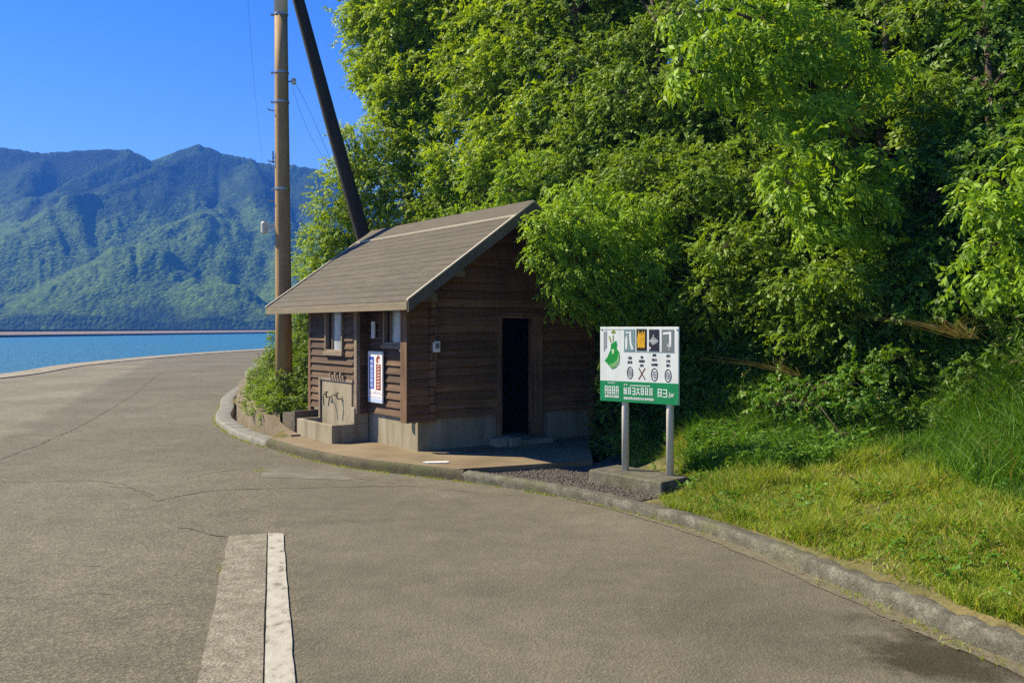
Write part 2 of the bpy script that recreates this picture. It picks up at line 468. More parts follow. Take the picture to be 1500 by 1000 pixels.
kp = [(-3.72, 13.40), G(450, 672), G(520, 686), G(610, 697), G(700, 708), G(790, 722), G(880, 740), G(1000, 771), G(1100, 806), G(1200, 847),
      G(1300, 890), G(1400, 936), (2.76, 4.55), (2.92, 3.0), (3.05, 1.0), (3.1, -3.0), (3.0, -9.0)]
KERB = spline(kp, 8)                              # road edge, from the hut corner to behind the camera
lk = [(-9, 112), (-16.2, 74), (-13.6, 50), (-11.0, 37), (-8.75, 29), (-7.25, 22.3), (-6.35, 19.3), (-5.75, 17.2), (-5.05, 15.6), (-4.35, 14.3), (-3.72, 13.40)]
LKERB = spline(lk, 6)                             # road edge to the left of the hut, far to near
ALLK = np.vstack([LKERB, KERB[1:]])               # left-hand side of the direction = inside
TOE = spline([(2, 120), (-8, 90), (-11.5, 60), (-9.6, 42), (-7.8, 30), (-5.8, 23), (-4.2, 19.6), (-2.2, 18.0), (-.2, 17.5), (1.3, 15.9), (1.75, 14.2),
              (1.9, 12.8), (2.5, 11.5), (3.3, 11.0), (4.3, 10.4), (4.35, 8.4), (4.4, 6.4), (4.6, 3.5), (5.0, 0), (5.6, -5), (6.5, -12)], 5)


def ground_z(x, y):
    x = np.asarray(x, float); y = np.asarray(y, float)
    dk = sdist(x, y, ALLK); dt = sdist(x, y, TOE)
    fr = np.clip(dk / (dk + np.maximum(-dt, 0) + 1e-6), 0, 1)
    side = sstep(1.25, 2.6, x) * sstep(15, 12, y)
    left = sstep(-3.2, -4.2, x) * sstep(-9, -6.5, x)
    ztoe = .12 + .36 * side + .38 * left
    zv = .05 + side * (.06 + .37 * fr) + left * .40
    zv = zv + (fbm(x * 1.3, y * 1.3, 3, 5) - .45) * .12 * side * sstep(.12, .8, dk)
    n = fbm(x * .35, y * .35, 4, 9) - .47
    d = np.maximum(dt, 0)
    hill = ztoe + 1.25 * d + 1.5 * n * sstep(0, 3, d) - .035 * d * d * (d < 14)
    hill = np.where(d >= 14, ztoe + 1.25 * 14 - .035 * 196 + (d - 14) * .25 + 1.5 * n, hill)
    fade = np.maximum(sstep(-7.5, -4.5, x), .0) * np.where(x < -2, sstep(48, 30, y), 1)
    hill = np.where(dt > 0, .1 + (ztoe - .1) * sstep(-9, -6, x), 0) * 0 + ztoe * sstep(-9, -6, x) + .05 + (hill - ztoe) * fade
    z = np.where(dt > 0, hill, zv)
    return np.where(dk < np.where(x < -3.7, .62, .05), -.15, z), dk, dt


xs = np.concatenate([np.arange(-46, -6, .8), np.arange(-6, 0, .3), np.arange(0, 6.6, .09), np.arange(6.6, 46, .8)])
ys = np.concatenate([np.arange(-14, -1, .6), np.arange(-1, 13.2, .1), np.arange(13.2, 24, .35), np.arange(24, 130, 1.5)])
XX, YY = np.meshgrid(xs, ys)
ZZ, DK, DT = ground_z(XX, YY)
nx_, ny_ = len(xs), len(ys)
idx = np.arange(nx_ * ny_).reshape(ny_, nx_)
q = np.stack([idx[:-1, :-1], idx[:-1, 1:], idx[1:, 1:], idx[1:, :-1]], -1).reshape(-1, 4)
dkf = DK.ravel()[q].max(1); dtf = DT.ravel()[q].max(1)
V3 = np.stack([XX, YY, ZZ], -1).reshape(-1, 3)
low = (dkf > .02) & (dtf <= .15); high = (dkf > .02) & (dtf > .15)


def sub(mask):
    qq = q[mask]; u, inv = np.unique(qq, return_inverse=True)
    return V3[u], inv.reshape(-1, 4)


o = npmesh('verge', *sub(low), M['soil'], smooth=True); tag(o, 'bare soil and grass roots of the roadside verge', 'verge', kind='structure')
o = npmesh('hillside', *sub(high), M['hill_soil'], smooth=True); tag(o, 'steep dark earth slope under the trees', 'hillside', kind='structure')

# ------------------------------------------------------------------ ground, road, sea
SEA = spline([(-21, -40), (-20, -10), (-19, 10), (-19, 24), G(0, 551), G(90, 537), G(180, 527.5), G(260, 520.5), G(330, 515.5), G(392, 511.8), (-19, 92), (-16, 130)], 6)
mb = MB()
land = [tuple(p) for p in SEA] + [(140, 130), (140, -40)]
mb.prism(land, -2.6, -.06)
tag(mb.build('ground', M['soil']), 'flat land under the road', 'ground', kind='structure')
mb = MB()


def triangulate(poly, z):
    bm = bmesh.new(); vs = [bm.verts.new((p[0], p[1], z)) for p in poly]; bm.faces.new(vs)
    bmesh.ops.triangulate(bm, faces=bm.faces[:]); bm.verts.index_update()
    r = ([tuple(v.co) for v in bm.verts], [[v.index for v in f.verts] for f in bm.faces]); bm.free(); return r


roadpoly = [tuple(p) for p in SEA] + [(-26, 130)] + [tuple(p) for p in ALLK] + [(3.0, -40)]
mb.add(*triangulate(roadpoly, 0.0))


def ribbon(mb, pts, w, z, mi=0, jag=.4):
    P = [Vector((p[0], p[1], 0)) for p in pts]
    path = []
    for a, b in zip(P[:-1], P[1:]):
        n = max(2, int((b - a).length / .09)); d = (b - a).normalized(); s = Vector((-d.y, d.x, 0))
        for i in range(n):
            path.append((a.lerp(b, i / n) + s * random.uniform(-1, 1) * w * jag * 2, s))
    path.append((P[-1], s))
    b0 = len(mb.v)
    for p, s in path:
        hw = w * random.uniform(.25, 1.0) * .5
        mb.v += [(p.x + s.x * hw, p.y + s.y * hw, z), (p.x - s.x * hw, p.y - s.y * hw, z)]
    for i in range(len(path) - 1):
        k = b0 + 2 * i; mb.f.append([k, k + 1, k + 3, k + 2]); mb.mi.append(mi)


cr = [([(0, 706), (60, 705), (130, 703), (180, 709), (215, 725), (232, 734)], .022), ([(232, 734), (255, 728), (300, 720), (360, 716), (430, 715), (520, 712), (600, 712)], .03),
      ([(275, 702), (300, 694), (345, 687), (385, 685)], .025), ([(262, 772), (290, 778), (333, 786)], .035), ([(333, 786), (395, 784)], .02),
      ([(0, 673), (60, 650), (110, 628), (160, 600), (200, 575), (235, 545)], .022), ([(0, 640), (45, 636), (95, 639)], .02),
      ([(100, 870), (140, 868), (165, 870)], .012), ([(120, 828), (145, 829)], .012), ([(160, 712), (200, 716), (225, 726)], .012),
      ([(520, 700), (600, 712), (700, 722), (770, 726)], .014)]
k_ = .004
for pts, w in cr:
    ribbon(mb, [G(*p) for p in pts], w, k_, 1); k_ += .0006
# drain patch on the asphalt before the pavement
mb.add([(*G(384, 686)[:2], .003), (*G(384, 699)[:2], .003), (*G(515, 703)[:2], .003), (*G(500, 692)[:2], .003), (*G(440, 686)[:2], .003)], [(0, 1, 2, 3, 4)], 2)
tag(mb.build('road', [M['asphalt'], M['crack'], M['patch']]), 'worn grey brown asphalt road', 'road', kind='structure')

# pale coping along the sea edge
mb = MB(); SE = np.array(SEA)
tn = np.gradient(SE, axis=0); tn /= np.linalg.norm(tn, axis=1)[:, None]; nr = np.stack([tn[:, 1], -tn[:, 0]], 1)
for i in range(len(SE) - 1):
    a, b = SE[i], SE[i + 1]; c, d = b + nr[i + 1] * .8, a + nr[i] * .8
    a2, b2 = a - nr[i] * .06, b - nr[i + 1] * .06
    mb.hexa([(*a2, -2.7), (*b2, -2.7), (*c, -.05), (*d, -.05), (*a2, .09), (*b2, .09), (*c, .035), (*d, .035)])
tag(mb.build('quay_edge', M['concrete']), 'low pale concrete edge between the road and the sea', 'quay edge', kind='structure')

mb = MB(); mb.add([(-6000, -3000, -2), (6000, -3000, -2), (6000, 6000, -2), (-6000, 6000, -2)], [(0, 1, 2, 3)])
tag(mb.build('water', M['water']), 'blue sea with small ripples', 'water', kind='structure')

# breakwater
a, b = Vector((-252, 330, 0)), Vector((-120, 660, 0)); a = Vector((-330, 250, 0)); p0 = W(0, 484, 353); p1 = W(420, 484.5, 640)
d = Vector((p1.x - p0.x, p1.y - p0.y, 0)).normalized(); s = Vector((d.y, -d.x, 0))
A = Vector((p0.x, p0.y, 0)) - d * 120; B = Vector((p1.x, p1.y, 0)) + d * 160
bw = empty('breakwater', ((A + B) / 2)[:]); c = (A + B) / 2


def slab(A, B, off0, off1, z0, z1, m, name, par, top=None):
    top = off1 if top is None else top
    q5 = [A + s * off0 - c, B + s * off0 - c, B + s * top - c, A + s * top - c]
    q4 = [A + s * off0 - c, B + s * off0 - c, B + s * off1 - c, A + s * off1 - c]
    mb = MB(); mb.hexa([(v.x, v.y, z0) for v in q4] + [(v.x, v.y, z1) for v in q5]); return mb.build(name, m, par)


slab(A, B, -3, 6, -4, -1.0, M['breakwater_dark'], 'footing', bw)
slab(A, B, -2.5, 5.5, -1.0, .2, M['breakwater_light'], 'wall', bw, top=1.5)
slab(A, B, -2.5, -1.3, .2, 1.0, M['breakwater_dark'], 'parapet', bw)
tag(bw, 'long low concrete breakwater across the bay below the mountains', 'breakwater')

# mountains across the bay
cols = np.arange(-420, 1000, 2.6); rows = np.concatenate([np.arange(630, 1000, 3.0), np.arange(1000, 1300, 5.0)])
KX, DD = np.meshgrid(cols, rows)
MX = (KX - 750) / F * DD; MY = DD
sil = np.array([(-420, 250), (-250, 190), (-120, 225), (0, 217), (30, 222), (60, 225), (110, 222), (160, 219), (187, 219), (222, 236), (250, 226), (288, 213), (330, 226), (360, 233), (400, 245),
                (430, 244), (470, 250), (500, 275), (560, 310), (650, 280), (800, 330), (1000, 380)], float)
crest = np.interp(KX, sil[:, 0], sil[:, 1]); HC = CH + (HOR - crest) / F * 1050
t = np.clip((DD - 648) / (1050 - 648), 0, 1)
mz = -4 + (HC + 4) * (t ** 2.1)
mz = np.where(DD > 1050, HC - (DD - 1050) * .5, mz)


def spur(z, pts, slope, pw=1.0):
    P = [W(*p) for p in pts]
    best = np.full(MX.shape, -1e9)
    for a, b in zip(P[:-1], P[1:]):
        dx, dy = b.x - a.x, b.y - a.y; tt = np.clip(((MX - a.x) * dx + (MY - a.y) * dy) / (dx * dx + dy * dy), 0, 1)
        dist = np.hypot(MX - (a.x + tt * dx), MY - (a.y + tt * dy))
        best = np.maximum(best, a.z + tt * (b.z - a.z) - slope * np.maximum(dist - 6, 0) ** pw)
    k = 10.0
    h = np.clip(.5 + .5 * (best - z) / k, 0, 1)
    return z * (1 - h) + best * h + k * h * (1 - h) * .5


mz = spur(mz, [(288, 222, 1030), (240, 243, 980), (180, 268, 920), (100, 300, 850), (20, 350, 780), (-80, 420, 710)], .62)
mz = spur(mz, [(187, 226, 1030), (120, 265, 960), (60, 300, 930)], .6)
mz = spur(mz, [(60, 232, 1030), (20, 300, 930), (-60, 360, 800)], .6)
mz = spur(mz, [(330, 308, 900), (290, 318, 830), (240, 340, 790), (180, 366, 745), (110, 405, 705), (30, 446, 672)], .58)
mz = spur(mz, [(315, 398, 715), (345, 420, 690), (392, 452, 664)], .6)
mz = spur(mz, [(235, 375, 735), (225, 420, 700), (215, 460, 668)], .5)
mz = spur(mz, [(365, 240, 1030), (385, 310, 900), (410, 390, 780), (430, 440, 700)], .62)
mz = spur(mz, [(470, 255, 1030), (480, 340, 900), (490, 430, 720)], .6)
mask = sstep(640, 680, DD)
broad = sstep(2, 40, mz - (-4 + (HC + 4) * (np.clip(t, 0, 1) ** 2.1))) * sstep(150, 60, mz) * .75  # mask of low spurs, painted paler as leafier woods and as if sunlit
damp = 1 - .75 * sstep(.75, 1.0, t) * (DD < 1060)
gul = np.abs(fbm(KX / 55 + 2.2 * fbm(KX / 90, DD / 120, 2, 66), DD / 240, 3, 64) - .44)
mz = mz + mask * damp * (sstep(0, .22, gul) - .6) * 5.5 * sstep(640, 760, DD)
mz = mz + mask * damp * ((fbm(MX / 60, MY / 60, 4, 3) - .47) * 17 + (fbm(MX / 17, MY / 17, 3, 8) - .45) * 6)
cell = np.abs(vnoise(MX / 5.2, MY / 5.2, 21) - .5) * 2
pat = .35 + 1.3 * sstep(.3, .65, fbm(MX / 45, MY / 45, 3, 91))
mz = mz + mask * pat * ((1 - cell) * 1.5 + vnoise(MX / 2.6, MY / 2.6, 31) * 1.3)
mz = np.where(DD < 640, -4, mz)
nC, nR = len(cols), len(rows); idx = np.arange(nC * nR).reshape(nR, nC)
qm = np.stack([idx[:-1, :-1], idx[:-1, 1:], idx[1:, 1:], idx[1:, :-1]], -1).reshape(-1, 4)
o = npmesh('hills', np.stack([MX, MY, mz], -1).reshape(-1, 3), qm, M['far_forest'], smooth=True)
at_ = o.data.attributes.new('lit_broadleaf', 'FLOAT', 'POINT'); at_.data.foreach_set('value', broad.ravel().astype(np.float32))
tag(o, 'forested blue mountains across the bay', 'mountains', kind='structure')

# ------------------------------------------------------------------ pavement, kerbs, low wall
U = Vector((.807, .590, 0)).normalized(); Vv = Vector((-U.y, U.x, 0)); ANG = math.atan2(U.y, U.x)
HP = Vector((-1.274, 12.0, .13))


def hw(u, v, z=0.0): return HP + U * u + Vv * v + Vector((0, 0, z))


def offset_line(line, d):
    L = np.array(line); t = np.gradient(L, axis=0); t /= np.linalg.norm(t, axis=1)[:, None]
    return L + np.stack([-t[:, 1], t[:, 0]], 1) * d


def kerb_strip(name, line, w, h0, h1, m, step=.03, jitter=.0035, gap=None):
    L = np.array(line); seg = np.linalg.norm(np.diff(L, axis=0), axis=1); cum = np.concatenate([[0], np.cumsum(seg)])
    n = int(cum[-1] / step); tt = np.linspace(0, cum[-1], n)
    P = np.stack([np.interp(tt, cum, L[:, 0]), np.interp(tt, cum, L[:, 1])], 1)
    T = np.gradient(P, axis=0); T /= np.linalg.norm(T, axis=1)[:, None]; Nn = np.stack([-T[:, 1], T[:, 0]], 1)
    prof = [(0, -.1), (.002, .45), (.006, .86), (.022, .985), (.03, 1.0), (w * .5, 1.01), (w - .03, 1.0), (w, .85), (w, -.1)]
    hh = np.interp(tt / cum[-1], [0, 1], [h0, h1]) if not callable(h0) else h0(tt / cum[-1])
    vs = []
    for k, (a, b) in enumerate(prof):
        j = (fbm(tt * 22 + k * 3.3, tt * 0 + k, 3, 40 + k) - .45) * jitter * 3
        q = P + Nn * (a + j)[:, None]
        z = np.where(b > 0, b * hh + j, b)
        if gap is not None and b > .5:
            z = z - np.where((tt % gap) < step * 1.01, .02, 0)
        vs.append(np.concatenate([q, z[:, None]], 1))
    Vs = np.stack(vs, 1); K = len(prof); idx = np.arange(n * K).reshape(n, K)
    qq = np.stack([idx[:-1, :-1], idx[1:, :-1], idx[1:, 1:], idx[:-1, 1:]], -1).reshape(-1, 4)
    o = npmesh(name, Vs.reshape(-1, 3), qq, m, smooth=True)
    return o


def khe(t): return np.interp(t, [0, .2, .32, .45, .6, 1], [.15, .135, .10, .12, .165, .17])


ek = int(np.argmin([(p[0] + .75) ** 2 + (p[1] - 10.35) ** 2 for p in KERB]))
M['kerb_face'] = surf('kerb_face', [(.25, (.045, .04, .024)), (.55, (.085, .072, .045)), (.8, (.15, .125, .08))], scale=7, bump=.6, bscale=50, bdist=.012, fine=(70, .5),
                      second=(1.6, (.075, .085, .03), .5, .7))
o = kerb_strip('kerb', KERB[:ek + 2], .075, .132, .132, M['kerb_face'], gap=1.2)
tag(o, 'dark mossy edge of the pavement before the hut', 'kerb', kind='structure')
o = kerb_strip('kerb', KERB[ek + 1:], .16, lambda t: np.interp(t, [0, .12, .3, .5, 1], [.115, .10, .12, .155, .165]), None, M['mossy_concrete'])
tag(o, 'weathered concrete kerb along the right edge of the road', 'kerb', kind='structure')
o = kerb_strip('kerb', LKERB, .30, .10, .10, M['kerb_stone'], step=.05, gap=.6)
tag(o, 'grey kerb curving round the bend left of the hut', 'kerb', kind='structure')
# dusty gutter beside the right-hand kerb
gl = offset_line(KERB, -.11)
mb = MB()
i0 = 44
for i in range(i0, len(KERB) - 1):
    w0 = .02 + .09 * min(1, (i - i0) / 14)
    a, b = KERB[i], KERB[i + 1]; ga = offset_line(KERB, -w0 - .05 * vnoise(np.array(i * .7), np.array(0.)))
    mb.add([(*a, .006), (*b, .006), (*ga[i + 1], .006), (*ga[i], .006)], [(0, 1, 2, 3)])
tag(mb.build('gutter', surf('gutter', [(.3, (.10, .086, .052)), (.6, (.15, .132, .085)), (.8, (.20, .178, .122))], scale=12, bump=.6, bscale=50, bdist=.01, fine=(60, .3))),
    'dusty strip at the foot of the right kerb', 'gutter', kind='structure')

inner = offset_line(KERB, .055)
pe = hw(-.15, -1.62); pr = hw(3.15, -1.22)
edge_i = int(np.argmin([(KERB[i][0] - (-.75)) ** 2 + (KERB[i][1] - 10.35) ** 2 for i in range(len(KERB))]))
pav = [tuple(p) for p in inner[:edge_i + 1]] + [tuple(G(868, 674, .13)[:2]), tuple(hw(3.2, .2)[:2]), tuple(hw(3.2, 3.9)[:2]), tuple(hw(-.5, 3.55)[:2])]
mb = MB(); mb.prism(pav, -.1, .13)
tag(mb.build('pavement', M['paving']), 'raised brown paved platform round the hut', 'pavement', kind='structure')

# low retaining wall inside the left kerb, with planted earth on top
rw = offset_line(LKERB, .40)
sg_ = np.concatenate([[0], np.cumsum(np.linalg.norm(np.diff(LKERB, axis=0), axis=1))]); rem = sg_[-1] - sg_
wth = .16 + .40 * np.clip((rem - .9) / 1.4, 0, 1)
tl = np.gradient(LKERB, axis=0); tl /= np.linalg.norm(tl, axis=1)[:, None]; nl = np.stack([-tl[:, 1], tl[:, 0]], 1)
rw_b = LKERB + nl * (.40 + wth)[:, None]
topz = .17 + .31 * sstep(.0, 2.0, rem) + .02 * np.sin(sg_ * 1.3)
mb = MB()
for i in range(12, len(rw) - 1):
    a, b, c2, d2 = rw[i], rw[i + 1], rw_b[i + 1], rw_b[i]
    mb.hexa([(*a, -.1), (*b, -.1), (*c2, -.1), (*d2, -.1), (*a, topz[i]), (*b, topz[i + 1]), (*c2, topz[i + 1]), (*d2, topz[i])])
o = mb.build('retaining_wall', M['wall_render']); tag(o, 'low curved beige concrete wall inside the kerb beside the bend', 'wall')

# wooden planter-like kerb box left of the hut wall
mb = MB()
for k in range(4): mb.box(-.55 + .004 * (k % 2), -.02, 2.92, 3.0, .02 + k * .085, .02 + k * .085 + .08)
mb.box(-.55, -.02, 3.0, 3.4, .0, .30)
o = mb.build('planter_box', M['rake']); o.location = HP; o.rotation_euler = (0, 0, ANG)
tag(o, 'low dark brown plank box between the utility pole and the hut', 'planter')

# foreground concrete strip with its white edging
wl0, wl1 = G(393, 783), G(415, 783); wr0, wr1 = G(388, 1000), G(432, 1000)
cl, cr_ = G(335, 786), G(290, 1000)


def ext(a, b, k): return a + (b - a) * k


def jagged(p0, p1, n, amp):
    out = []
    d = (p1 - p0).normalized(); s_ = Vector((-d.y, d.x, 0))
    q0 = random.uniform(0, 99)
    for i in range(n + 1): out.append(p0.lerp(p1, i / n) + s_ * float(fbm(np.array(i * .23 + q0), np.array(q0), 4, 3) - .47) * amp * 3.2)
    return out


E = 2.6
mb = MB()
A_ = jagged(cl, ext(cl, cr_, E), 140, .010); B_ = jagged(wl0 + Vector((-.012, 0, 0)), ext(wl0 + Vector((-.012, 0, 0)), wr0 + Vector((-.012, 0, 0)), E), 140, .003)
for i in range(140):
    mb.add([(*A_[i][:2], .012), (*B_[i][:2], .014), (*B_[i + 1][:2], .014), (*A_[i + 1][:2], .012)], [(0, 1, 2, 3)])
    mb.add([(*A_[i][:2], .012), (*A_[i + 1][:2], .012), (*A_[i + 1][:2], -.01), (*A_[i][:2], -.01)], [(0, 1, 2, 3)])
mb.add([(*A_[0][:2], .012), (*B_[0][:2], .014), (*B_[0][:2], -.01), (*A_[0][:2], -.01)], [(0, 1, 2, 3)])
tag(mb.build('concrete_strip', M['rough_concrete']), 'rough pale concrete strip set into the asphalt', 'concrete strip', kind='structure')
mb = MB()
A_ = jagged(wl0, ext(wl0, wr0, E), 140, .003); B_ = jagged(wl1, ext(wl1, wr1, E), 140, .004)
for i in range(140):
    mb.hexa([(*A_[i][:2], -.02), (*B_[i][:2], -.02), (*B_[i + 1][:2], -.02), (*A_[i + 1][:2], -.02), (*A_[i][:2], .019), (*B_[i][:2], .012), (*B_[i + 1][:2], .012), (*A_[i + 1][:2], .019)])
tag(mb.build('road_edging', M['white_paint']), 'white painted edging strip in the road', 'edging', kind='structure')

# gravel patch with loose stones
gpoly = [tuple(p) for p in offset_line(KERB, .14)[edge_i:edge_i + 22]] + [(2.2, 9.6), (2.3, 11.2), (1.75, 13.0), tuple(G(875, 673, .1)[:2])]
mb = MB(); mb.add(*triangulate(gpoly, .062)); 
gx = RNG.uniform(-.9, 2.2, 9000); gy = RNG.uniform(8.6, 12.5, 9000)


def inpoly(x, y, poly):
    ins = np.zeros(x.shape, bool); n = len(poly)
    for i in range(n):
        x0, y0 = poly[i]; x1, y1 = poly[(i + 1) % n]
        c = ((y0 > y) != (y1 > y)) & (x < (x1 - x0) * (y - y0) / (y1 - y0 + 1e-12) + x0); ins ^= c
    return ins


ok = inpoly(gx, gy, gpoly); gx = gx[ok]; gy = gy[ok]
for x, y in zip(gx, gy):
    r = random.uniform(.008, .024); a = random.uniform(0, 6.28)
    ca, sa = math.cos(a) * r, math.sin(a) * r; h = r * random.uniform(.5, .9); z = .062
    mb.add([(x + ca, y + sa, z), (x - sa, y + ca, z), (x - ca, y - sa, z), (x + sa, y - ca, z), (x + ca * .3, y + sa * .3, z + h), (x - sa * .4, y + ca * .4, z + h * .9)],
           [(0, 1, 5, 4), (1, 2, 5), (2, 3, 4, 5), (3, 0, 4)])
tag(mb.build('gravel', M['gravel']), 'dark loose gravel between the pavement and the sign', 'gravel', kind='stuff')

# ------------------------------------------------------------------ the hut
hut = empty('wooden_hut', HP[:], ANG)
tag(hut, 'small dark brown wooden hut with grey gable roof and concrete base', 'hut')
EU, RU, OU = -.5, 1.5, 3.5; EZ, RZ = 2.0, 3.41; V0, V1 = -.6, 4.25; SL = (RZ - EZ) / (RU - EU)
LEN = 3.45; WID = 3.12


def roofz(u): return EZ + (u - EU) * SL if u <= RU else RZ - (u - RU) * SL


def course_u(mb, u0, u1, v, z0, z1, out=.05, thin=.006, sgn=-1):
    """lapped board along u on plane v facing sgn*v"""
    j = random.uniform(-.004, .004)
    o1 = v + sgn * (out + j); o0 = v + sgn * thin; bk = v - sgn * .02
    mb.hexa([(u0, o1, z0), (u1, o1, z0), (u1, bk, z0), (u0, bk, z0), (u0, o0, z1), (u1, o0, z1), (u1, bk, z1), (u0, bk, z1)])


def course_v(mb, v0, v1, u, z0, z1, out=.042, thin=.006):
    j = random.uniform(-.004, .004)
    o1 = u - out - j; o0 = u - thin; bk = u + .02
    mb.hexa([(o1, v1, z0), (o1, v0, z0), (bk, v0, z0), (bk, v1, z0), (o0, v1, z1), (o0, v0, z1), (bk, v0, z1), (bk, v1, z1)])


BH = .118; WB = .43
DU0, DU1, DT_ = 1.37, 1.97, 1.82
# foundation
mb = MB(); mb.box(0, 1.30, 0, .16, -.1, WB); mb.box(2.11, WID, 0, .16, -.1, WB); mb.box(0, .16, .16, LEN, -.1, WB)
mb.box(WID - .16, WID, .16, LEN, -.1, WB); mb.box(.16, WID - .16, LEN - .16, LEN, -.1, WB)
mb.build('foundation', M['stained_concrete'], hut, bevel=.008)
# front (gable) wall
mb = MB(); z = WB
mb2 = MB()
while z < 3.25:
    z1 = z + BH * random.uniform(.94, 1.06); zt = z1 + .012
    lim = lambda zz: max(.0, (zz + .10 - EZ) / SL + EU)
    ul = lim(zt); ur = min(WID, RU + (RU - ul)) if ul > 0 else WID
    if ur - ul < .15: break
    if z < DT_ - .02:
        course_u(mb, ul, 1.302, 0, z, zt); course_u(mb, 2.108, ur, 0, z, zt)
    else:
        course_u(mb, ul, ur, 0, z, zt)
    z = z1
mb.build('front_wall', M['siding'], hut)
# wing of boards beside the corner, log ends
mb = MB(); z = WB - .03; le = MB()
while z < 2.02:
    z1 = z + .118
    course_u(mb, -.2, .14, -.035, z, min(z1 + .01, roofz(-.2) - .06))
    if z1 < 2.15:
        e = random.uniform(-.012, .02)
        le.box(.14, .205 + e, -.125 + random.uniform(-.02, .02), -.03, z + .004, z1 - .006)
        le.box(.205 + e, .255 + e * .5, -.07 + random.uniform(-.015, .015), -.005, z + .004, z1 - .006)
    z = z1
mb.build('corner_boards', M['siding'], hut)
le.build('log_ends', M['post_wood'], hut, bevel=.008)
mb = MB(); mb.box(-.215, -.165, -.075, .10, WB - .035, roofz(-.2) - .07)
mb.build('corner_post', M['post_wood'], hut, bevel=.006)
mb = MB(); mb.box(WID - .06, WID + .03, -.05, .06, -.1, roofz(WID) - .08)
mb.build('corner_post', M['siding'], hut, bevel=.006)
# left wall, recessed bay (u=0) and projecting bay (u=-.2)
BAY = 1.42
mb = MB(); z = WB
while z < 2.2:
    z1 = z + .118; zt = min(z1 + .01, 2.28)
    if z1 > 1.42 and z < 2.2:
        course_v(mb, .10, .30, 0, z, zt); course_v(mb, .88, BAY, 0, z, zt)
    else:
        course_v(mb, .10, BAY, 0, z, zt)
    z = z1
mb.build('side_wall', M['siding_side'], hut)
mb = MB(); z = WB - .02; WV0, WV1, WZ0, WZ1 = 1.80, 2.42, 1.30, 1.96
while z < 2.1:
    z1 = z + .118; zt = min(z1 + .01, roofz(-.2) - .05)
    if z > .85 or True:
        if z1 > WZ0 and z < WZ1:
            course_v(mb, BAY + .07, WV0, -.2, z, zt); course_v(mb, WV1, LEN - .42, -.2, z, zt)
        elif z < .86:
            course_v(mb, 2.62, LEN - .42, -.2, z, zt)
        else:
            course_v(mb, BAY + .07, LEN - .42, -.2, z, zt)
    # return facing the front
    course_u(mb, -.17, 0, BAY, z, min(zt, 2.1), out=.03)
    course_u(mb, -.2, 0, LEN - .42, z, min(zt, 2.1), sgn=1)
    z = z1
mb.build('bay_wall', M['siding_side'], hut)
mb = MB(); mb.box(-.225, -.165, BAY - .03, BAY + .07, WB - .02, roofz(-.2) - .07)
mb.build('bay_post', M['weathered_wood'], hut, bevel=.005)
mb = MB(); mb.box(-.24, -.17, LEN - .44, LEN - .34, -.0, roofz(-.2) - .07)
mb.build('bay_post', M['post_wood'], hut, bevel=.005)
# remaining walls (right side and back)
mb = MB(); z = WB
while z < 3.2:
    z1 = z + .118
    if z < 2.05:
        j = .024; mb.hexa([(WID - .02, 0.03, z), (WID + j, 0.03, z), (WID + j, LEN, z), (WID - .02, LEN, z), (WID - .02, 0.03, z1), (WID + .006, 0.03, z1), (WID + .006, LEN, z1), (WID - .02, LEN, z1)])
    ul = max(0., (z1 + .1 - EZ) / SL + EU); ur = min(WID, 2 * RU - ul) if ul > 0 else WID
    if ur - ul > .15: course_u(mb, ul, ur, LEN, z, z1 + .01, sgn=1)
    if z < 2.1: course_v(mb, BAY, LEN, .01, z, z1 + .01)
    z = z1
mb.build('rear_wall', M['siding'], hut)
# door frame, step, inside
fr = MB(); fr.box(1.30, 1.372, -.05, .12, -.02, DT_ + .03); fr.box(1.968, 2.11, -.055, .12, -.02, DT_ + .03); fr.box(1.372, 1.968, -.045, .12, DT_ - .01, DT_ + .06)
fr.build('door_frame', M['post_wood'], hut, bevel=.006)
st = MB(); st.box(1.30, 2.11, -.02, .6, -.1, .06)
st.build('threshold', M['stained_concrete'], hut, bevel=.006)
sb = MB(); sb.box(1.12, 1.30, -.28, -.06, -.05, .11); sb.box(1.315, 1.50, -.34, -.06, -.05, .115); sb.box(1.51, 2.10, -.32, -.06, -.05, .07)
sb.build('step', M['concrete'], hut, bevel=.012)
ins = MB(); ins.box(.2, WID - .2, .6, LEN - .2, -.08, 0); ins.box(.75, .80, .02, 2.2, .0, 2.3); ins.box(.8, WID - .2, 2.2, 2.25, 0, 2.3); ins.box(2.75, 2.80, .02, 2.2, 0, 2.3)
ins.box(.05, WID - .05, .05, LEN - .05, 2.10, 2.13)
ins.build('inner_wall', M['dark_inside'], hut)
idr = MB(); idr.box(1.25, 1.62, .72, .755, .05, 1.78); idr.box(1.60, 1.64, .70, .72, .03, 1.80)
idr.build('inner_door', M['inner_door'], hut)


